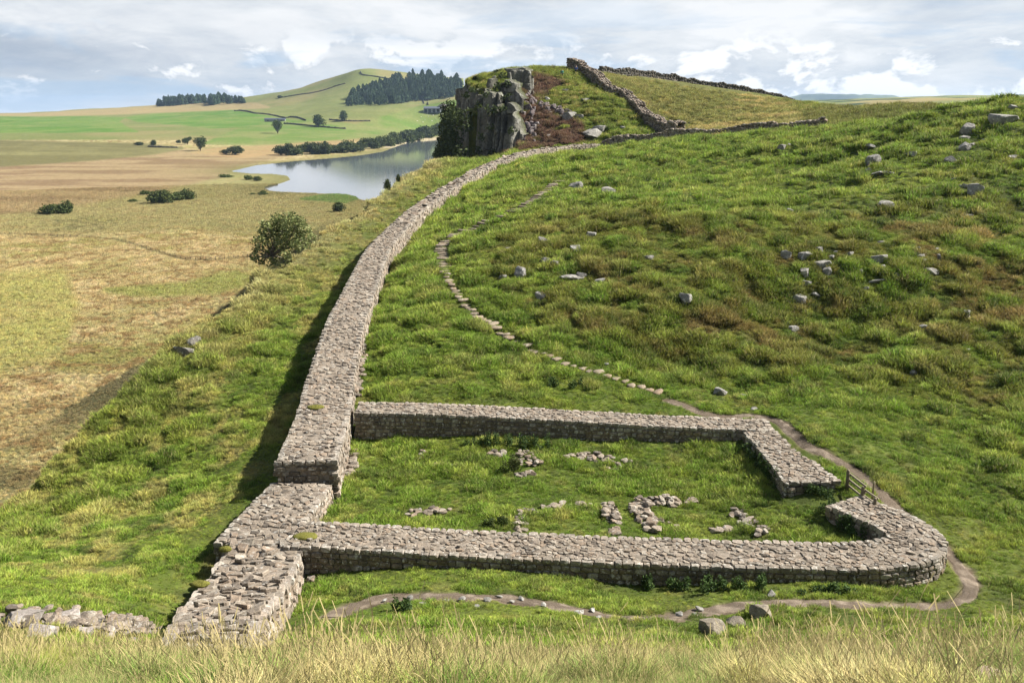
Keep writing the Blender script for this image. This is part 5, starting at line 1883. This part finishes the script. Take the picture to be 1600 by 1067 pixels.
def walker(u, v, jacket, label, rz, stride, Y=None):
    p = hit(u, v, 120)
    root = tag(empty('person', p, rz), label, 'person')
    s = stride
    body = [((0, 0, .95), (.15, .11)), ((0, 0, 1.15), (.14, .10)), ((0, .01, 1.38), (.17, .11)), ((0, .01, 1.50), (.07, .07)), ((0, .02, 1.57), (.062, .065)), ((0, .03, 1.68), (.085, .10)), ((0, .03, 1.76), (.06, .075)),
            ((.10, 0, .90), .085), ((.105, s * .5, .50), .06), ((.105, s * .25, .09), .045), ((.11, s * .25 + .16, .04), .035),
            ((-.10, 0, .90), .085), ((-.105, -s * .35, .50), .06), ((-.105, -s * .9, .11), .045), ((-.11, -s * .9 + .15, .04), .035),
            ((.21, 0, 1.42), .06), ((.25, -s * .4, 1.15), .045), ((.25, s * .1, .93), .036), ((.25, s * .2, .84), (.022, .04)),
            ((-.21, 0, 1.42), .06), ((-.25, s * .4, 1.15), .045), ((-.25, s * .75, .95), .036), ((-.25, s * .9, .87), (.022, .04)), ((0, .135, 1.66), .02)]
    ed = [(0, 1), (1, 2), (2, 3), (3, 4), (4, 5), (5, 6), (0, 7), (7, 8), (8, 9), (9, 10), (0, 11), (11, 12), (12, 13), (13, 14), (2, 15), (15, 16), (16, 17), (17, 18), (2, 19), (19, 20), (20, 21), (21, 22), (5, 23)]
    skin_body('body', body, ed, M_SKIN, 0, 1, root)
    jk = [((0, 0, .88), (.185, .14)), ((0, 0, 1.15), (.17, .125)), ((0, .01, 1.38), (.195, .135)), ((0, .01, 1.49), (.09, .085)), ((.22, 0, 1.42), .078), ((.25, -s * .4, 1.15), .062), ((.25, s * .08, .96), .055),
          ((-.22, 0, 1.42), .078), ((-.25, s * .4, 1.15), .062), ((-.25, s * .7, .98), .055)]
    skin_body('jacket', jk, [(0, 1), (1, 2), (2, 3), (2, 4), (4, 5), (5, 6), (2, 7), (7, 8), (8, 9)], jacket, 0, 1, root)
    tr = [((0, 0, .93), (.165, .125)), ((.10, 0, .88), .10), ((.105, s * .5, .50), .075), ((.105, s * .25, .12), .06), ((-.10, 0, .88), .10), ((-.105, -s * .35, .50), .075), ((-.105, -s * .9, .14), .06)]
    skin_body('trousers', tr, [(0, 1), (1, 2), (2, 3), (0, 4), (4, 5), (5, 6)], M_TROUS, 0, 1, root)
    hr = [((0, -.02, 1.66), (.085, .08)), ((0, .0, 1.74), (.088, .10)), ((0, .02, 1.79), (.06, .075))]
    skin_body('hair', hr, [(0, 1), (1, 2)], M_HAIR, 0, 1, root)
    root.scale = (1.05, 1.05, 1.05)
    return root


walker(878, 123, flat_mat('green_jacket', (0.05, 0.24, 0.20)), 'walker in a green jacket coming down the crag hill', R(190), .28)
walker(900, 117, flat_mat('blue_jacket', (0.06, 0.11, 0.30)), 'walker in a blue jacket beside the top of the crag wall', R(170), .2)

M_WOOL = flat_mat('wool', (0.72, 0.69, 0.62))
M_FACE_SHEEP = flat_mat('sheep_face', (0.55, 0.50, 0.44))
first = None
for k, (u, v) in enumerate([(658, 184), (664, 188), (670, 183), (675, 190), (681, 186), (684, 193), (689, 188), (668, 178), (661, 192), (690, 180), (652, 190), (677, 181)]):
    p = hit(u, v, 900)
    if p is None:
        continue
    if first is None:
        first = tag(empty('sheep', p, .4), 'white sheep grazing in the bright field below the farm', 'sheep', 'sheep grazing below the farm')
        nodes = [((-.45, 0, .72), (.24, .27)), ((0, 0, .74), (.27, .30)), ((.4, 0, .78), (.23, .26)), ((.62, 0, .72), (.13, .14)), ((.82, 0, .52), (.10, .11)), ((.98, 0, .40), (.06, .06)),
                 ((-.45, .15, .45), .08), ((-.47, .15, .24), .045), ((-.44, .15, .0), .04), ((-.45, -.15, .45), .08), ((-.47, -.15, .24), .045), ((-.44, -.15, .0), .04),
                 ((.4, .15, .45), .075), ((.41, .15, .24), .045), ((.4, .15, .0), .04), ((.4, -.15, .45), .075), ((.41, -.15, .24), .045), ((.4, -.15, .0), .04), ((-.72, 0, .72), .05), ((-.78, 0, .55), .04)]
        ed = [(0, 1), (1, 2), (2, 3), (3, 4), (4, 5), (0, 6), (6, 7), (7, 8), (0, 9), (9, 10), (10, 11), (2, 12), (12, 13), (13, 14), (2, 15), (15, 16), (16, 17), (0, 18), (18, 19)]
        skin_body('body', nodes, ed, M_WOOL, 1, 1, first)
        first.scale = (1.5, 1.5, 1.5)
        kids = list(first.children)
    else:
        c_ = first.copy()
        COL.objects.link(c_)
        c_.location = tuple(p)
        c_.rotation_euler = (0, 0, RNG.uniform(0, 6.28))
        for ch in kids:
            d_ = ch.copy()
            COL.objects.link(d_)
            d_.parent = c_

# wire fence across the bog: posts
FP = [(0, 368), (40, 370), (90, 371), (140, 373), (185, 377), (215, 386), (250, 397), (290, 407), (330, 407), (365, 405), (402, 402)]
line = []
for i in range(len(FP) - 1):
    for q in np.linspace(0, 1, 5, endpoint=False):
        line.append((FP[i][0] * (1 - q) + FP[i + 1][0] * q, FP[i][1] * (1 - q) + FP[i + 1][1] * q))
pts = [hit(u, v, 60) for u, v in line]
o0 = pts[len(pts) // 2]
wf = tag(empty('wire_fence', o0), 'thin wire fence with small dark posts crossing the tan bog below the hawthorn', 'fence')
for q in pts:
    acc = Acc()
    acc.tube([(q[0], q[1], q[2] - .3), (q[0], q[1], q[2] + 1.25)], [.09, .08], 6, (0.07, 0.06, 0.05))
    acc.build('post', M_WOOD, wf, o0)
acc = Acc()
for hh in (.5, .85, 1.15):
    acc.tube([(q[0], q[1], q[2] + hh) for q in pts], .018, 4, (0.12, 0.12, 0.12))
acc.build('wire', M_WOOD, wf, o0)

# far blue hills beyond the right-hand crest
acc = Acc()
us = np.linspace(1000, 1480, 90)
for row in range(1):
    top = 160 - 12 * smooth(1190, 1260, us) * (1 - smooth(1385, 1440, us)) - 3.0 * (fbm(us / 28.0, us * 0, 3, 400) - .5)
    rows_ = []
    for dy, f_ in ((7600, -.4), (8200, .35), (8700, .8), (9200, 1.0), (9800, .7), (10600, 0)):
        pts_ = np.array([at(u, v, 9200) for u, v in zip(us, top)])
        z_ = 16 + (pts_[:, 2] - 16) * f_ if f_ > 0 else np.full(len(us), -38.0)
        rows_.append(np.c_[pts_[:, 0] * dy / 9200, np.full(len(us), dy), z_ + 12 * (fbm(us / 11.0, us * 0 + dy, 3, 401) - .5)])
    V = np.stack(rows_)
    id_ = np.arange(V.shape[0] * V.shape[1]).reshape(V.shape[0], V.shape[1])
    f = np.stack([id_[:-1, :-1], id_[:-1, 1:], id_[1:, 1:], id_[1:, :-1]], -1).reshape(-1, 4)
    wn = smooth(.45, .55, fbm(V[..., 0] / 300., V[..., 1] / 300., 3, 402))
    acc.add(V, f, lerp(np.tile(np.array((0.10, 0.13, 0.06)), wn.shape + (1,)), (0.03, 0.05, 0.03), wn).reshape(-1, 3))
tag(acc.build('hills', M_GROUND), kind='structure')

# ------------------------------------------------------------------ grass (stuff): instanced tufts
def tuft_mesh(name, blades, radius, h, width, lean, seed, straw=0.15, seedheads=0):
    rg = np.random.default_rng(seed)
    acc = Acc()
    V, F3, C = [], [], []
    k = 0
    for b_ in range(blades):
        rr = radius * math.sqrt(rg.random())
        an = rg.uniform(0, 6.283)
        bx, by = rr * math.cos(an), rr * math.sin(an)
        hh = h * rg.uniform(0.55, 1.1) * (1 - 0.45 * rr / radius)
        la = rg.uniform(0, 6.283) if rg.random() < .5 else an
        ln = hh * lean * rg.uniform(0.3, 1.3)
        dx, dy = math.cos(la) * ln, math.sin(la) * ln
        wa = rg.uniform(0, 3.14)
        wx, wy = math.cos(wa) * width / 2, math.sin(wa) * width / 2
        tone = rg.uniform(0.55, 1.35)
        dry = rg.uniform(.5, 1.0) if rg.random() < straw else 0.0
        col = np.array((tone, dry, 0.0))
        lo_, hi_ = np.array((tone * .55, dry, 0)), np.array((tone * 1.1, min(dry + .12, 1), 0))  # shade painted into the blade base for depth, drier tip
        p0, p1, p2 = (bx, by, -0.03), (bx + dx * .35, by + dy * .35, hh * .6), (bx + dx, by + dy, hh)
        V += [(p0[0] - wx, p0[1] - wy, p0[2]), (p0[0] + wx, p0[1] + wy, p0[2]), (p1[0] - wx * .8, p1[1] - wy * .8, p1[2]), (p1[0] + wx * .8, p1[1] + wy * .8, p1[2]), p2]
        F3 += [(k, k + 1, k + 3), (k, k + 3, k + 2), (k + 2, k + 3, k + 4)]
        C += [lo_, lo_, col, col, hi_]
        k += 5
    for s_ in range(seedheads):
        an, rr = rg.uniform(0, 6.283), radius * rg.random()
        bx, by = rr * math.cos(an), rr * math.sin(an)
        hh = h * rg.uniform(1.3, 1.9)
        dx, dy = rg.normal(0, .22) * hh, rg.normal(0, .22) * hh
        wx = width * .22
        pts = [(bx, by, 0), (bx + dx * .3, by + dy * .3, hh * .55), (bx + dx * .75, by + dy * .75, hh * .85), (bx + dx, by + dy, hh * .97)]
        col = np.array((rg.uniform(.75, 1.15), 0.95, 0))
        for i_ in range(3):
            a_, b2 = pts[i_], pts[i_ + 1]
            ww = wx * (2.2 if i_ == 2 else 1.0)
            V += [(a_[0] - ww, a_[1], a_[2]), (a_[0] + ww, a_[1], a_[2]), (b2[0] + ww * .8, b2[1], b2[2]), (b2[0] - ww * .8, b2[1], b2[2])]
            F3 += [(k, k + 1, k + 2), (k, k + 2, k + 3)]
            C += [col] * 4
            k += 4
    acc.add(V, np.array(F3), np.array(C))
    me = acc.mesh(name, M_GRASS, False)
    return me


def tuft_collection(name, specs):
    c_ = bpy.data.collections.new(name)
    for i, sp_ in enumerate(specs):
        o = bpy.data.objects.new('%s_%02d' % (name, i), tuft_mesh(name, *sp_))
        c_.objects.link(o)
    return c_


def scatter(name, pos, scale, shade, coll, nvar, label_kind='stuff', tilt=0.12):
    n = len(pos)
    me = bpy.data.meshes.new(name)
    me.vertices.add(n)
    me.vertices.foreach_set('co', pos.astype(np.float32).ravel())

    def put(nm, typ, key, arr):
        a_ = me.attributes.new(nm, typ, 'POINT')
        a_.data.foreach_set(key, np.ascontiguousarray(arr).ravel())
    put('shade', 'FLOAT_COLOR', 'color', np.c_[shade, np.ones(n)].astype(np.float32))
    put('scl', 'FLOAT_VECTOR', 'vector', scale.astype(np.float32))
    rot = np.c_[RNG.normal(0, tilt, n), RNG.normal(0, tilt, n), RNG.uniform(0, 6.283, n)]
    put('rot', 'FLOAT_VECTOR', 'vector', rot.astype(np.float32))
    put('idx', 'INT', 'value', RNG.integers(0, nvar, n).astype(np.int32))
    o = bpy.data.objects.new(name, me)
    COL.objects.link(o)
    tag(o, kind=label_kind)
    ng = bpy.data.node_groups.new(name + '_tufts', 'GeometryNodeTree')
    ng.interface.new_socket('Geometry', in_out='INPUT', socket_type='NodeSocketGeometry')
    ng.interface.new_socket('Geometry', in_out='OUTPUT', socket_type='NodeSocketGeometry')
    N_ = ng.nodes
    gi, go = N_.new('NodeGroupInput'), N_.new('NodeGroupOutput')
    ci = N_.new('GeometryNodeCollectionInfo')
    ci.inputs['Collection'].default_value = coll
    ci.inputs['Separate Children'].default_value = True
    ci.inputs['Reset Children'].default_value = True
    ip = N_.new('GeometryNodeInstanceOnPoints')
    ip.inputs['Pick Instance'].default_value = True

    def named(nm, dt):
        a_ = N_.new('GeometryNodeInputNamedAttribute')
        a_.data_type = dt
        a_.inputs['Name'].default_value = nm
        return a_.outputs['Attribute']
    lk = ng.links.new
    lk(gi.outputs[0], ip.inputs['Points'])
    lk(ci.outputs[0], ip.inputs['Instance'])
    lk(named('idx', 'INT'), ip.inputs['Instance Index'])
    e2r = N_.new('FunctionNodeEulerToRotation')
    lk(named('rot', 'FLOAT_VECTOR'), e2r.inputs[0])
    lk(e2r.outputs[0], ip.inputs['Rotation'])
    lk(named('scl', 'FLOAT_VECTOR'), ip.inputs['Scale'])
    lk(ip.outputs[0], go.inputs[0])
    md = o.modifiers.new('tufts', 'NODES')
    md.node_group = ng
    return o


def polar_points(n, th0, th1, r0, r1, power=2.0):
    th = RNG.uniform(th0, th1, n)
    q = RNG.random(n)
    r = (r0 ** power + q * (r1 ** power - r0 ** power)) ** (1 / power) if power > 0 else r0 * (r1 / r0) ** q
    return r * np.sin(th), r * np.cos(th)


def wall_free(x, y, margin=0.05):
    ok = np.ones(len(x), bool)
    for L, hw in WALL_FOOT:
        lo, hi = L.min(0) - hw - 1, L.max(0) + hw + 1
        near = (x > lo[0]) & (x < hi[0]) & (y > lo[1]) & (y < hi[1])
        if near.any():
            dd = poly_dist(x[near], y[near], L)
            ok[np.nonzero(near)[0][dd < hw + margin]] = False
    return ok


def in_view(x, y, z, mx=140, my=90):
    u, v = project(x, y, z)
    return (u > -mx) & (u < 1600 + mx) & (v > 60) & (v < 1067 + my) & (y > 1)


def visible(x, y, z, h=0.4, slack=0.012):
    """roughly seen from the neighbourhood of the camera: drops what deep ground hides"""
    ok = np.ones(len(x), bool)
    top = z + h
    for f in np.linspace(0.05, 0.97, 40):
        px, py = x * f, y * f
        g_ = np.interp(0, [0], [0]) + GRID(px, py)
        line = EYE + (top - EYE) * f
        ok &= g_ < line + 0.8 + slack * y * f
    return ok


TURF = tuft_collection('turf_tuft', [(46, 0.24, 0.15, 0.018, 0.8, 11 + k, 0.05) for k in range(4)] + [(60, 0.20, 0.26, 0.018, 0.75, 21 + k, 0.11) for k in range(3)])
MEADOW = tuft_collection('meadow_tuft', [(75, 0.22, 0.30, 0.0072, 1.0, 31 + k, 0.34, 3) for k in range(5)] + [(85, 0.24, 0.22, 0.0075, 1.1, 41 + k, 0.10, 0) for k in range(3)])
ROUGH = tuft_collection('rough_tuft', [(60, 0.42, 0.62, 0.045, 0.55, 51 + k, 0.2) for k in range(5)])


def grass_layer(name, n, zone_, coll, nvar, size, shade_gain, filt=None, power=2.0, see=True, hcol=None):
    x, y = polar_points(n, *zone_, power)
    z = GRID(x, y)
    k = in_view(x, y, z)
    x, y, z = x[k], y[k], z[k]
    k = np.ones(len(x), bool)
    if filt is not None:
        k &= filt(x, y, z)
    if see:
        k &= visible(x, y, z)
    x, y = x[k], y[k]
    k = wall_free(x, y)
    x, y = x[k], y[k]
    if len(ROCK_FOOT):
        rf = np.array(ROCK_FOOT)
        k = np.ones(len(x), bool)
        for rx_, ry_, rr_ in rf:
            nb = np.nonzero((np.abs(x - rx_) < rr_ * 1.6) & (np.abs(y - ry_) < rr_ * 2))[0]
            dd = np.minimum(np.hypot(x[nb] - rx_, y[nb] - ry_), np.hypot(x[nb] - rx_ * .997, y[nb] - ry_ + rr_ * .55))
            k[nb[dd < rr_ * .55]] = False
        x, y = x[k], y[k]
    k = path_mask(x, y) < 0.35
    x, y = x[k], y[k]
    z = ground(x, y)
    col = cover_color(x, y, z) * shade_gain
    col = col * RNG.uniform(0.58, 1.40, (len(x), 1)) * np.c_[RNG.uniform(.9, 1.15, len(x)), np.ones(len(x)), RNG.uniform(.8, 1.1, len(x))]
    s = size(x, y)
    sc = np.c_[s, s, s * RNG.uniform(.7, 1.3, len(x))]
    print(name, len(x))
    return scatter(name, np.c_[x, y, z], sc, col, coll, nvar)


def hill_size(x, y):
    r = np.hypot(x, y)
    calm = np.where(in_poly(x, y, MILE), 0.85, 0.60 + 0.55 * smooth(1.0, 7.0, np.minimum(poly_dist(x, y, PATH[::3]), poly_dist(x, y, MILE, True) + .6)))
    lw = np.where((x < -9) & (y < 120), smooth(3.0, 8.5, x * 0 + np.abs(x - (-10.2))), 1.0)
    calm = calm * (0.55 + 0.45 * lw)
    calm = calm * (0.60 + 1.15 * smooth(.40, .68, fbm(x / 1.3, y / 1.3, 3, 210))) * (1 - .55 * steps_mask(x, y))
    return calm * np.clip((r / 45.0) ** 0.55, 0.75, 1.9)


grass_layer('meadow_grass', 46000, (-0.62, 0.62, 3.5, 17.5), MEADOW, 8, lambda x, y: (0.36 + 0.72 * smooth(.42, .68, fbm(x / .8, y / 1.1, 3, 200))) * (1 - .5 * smooth(10, 15.5, np.hypot(x, y))) , 1.45, see=False)
grass_layer('turf_grass', 150000, (-0.60, 0.60, 16.5, 75), TURF, 7, hill_size, 1.6, lambda x, y, z: (x - edge_x(y)) > -3)
grass_layer('hill_grass', 210000, (-0.60, 0.60, 68, 235), TURF, 7, hill_size, 1.6, lambda x, y, z: (x - edge_x(y)) > -2)
grass_layer('bog_grass', 200000, (-0.60, 0.02, 90, 620), ROUGH, 5, lambda x, y: np.clip(np.hypot(x, y) / 190.0, .7, 2.2) * (0.5 + 0.8 * fbm(x / 9., y / 9., 3, 220)), 1.55,
            lambda x, y, z: ((x - edge_x(y)) < -4) & ~in_poly(x, y, LAKE) & (z < -20), power=1.0)

# ------------------------------------------------------------------ air
acc = Acc()
zlo, zhi = min(float(gz.min()), -40.0) - 1.0, max(float(gz.max()) + 32.0, 130.0)
acc.box((0, 700, (zlo + zhi) / 2), (21500, 21600, zhi - zlo))
m, t = material('haze')
pv = t.n('ShaderNodeVolumePrincipled', None)
pv.inputs['Color'].default_value = (0.52, 0.72, 1.0, 1)
pv.inputs['Density'].default_value = 0.00005
pv.inputs['Anisotropy'].default_value = 0.2
t.n('ShaderNodeOutputMaterial', None, Volume=pv)
hz = tag(acc.build('haze', m, None, None, False), kind='stuff')
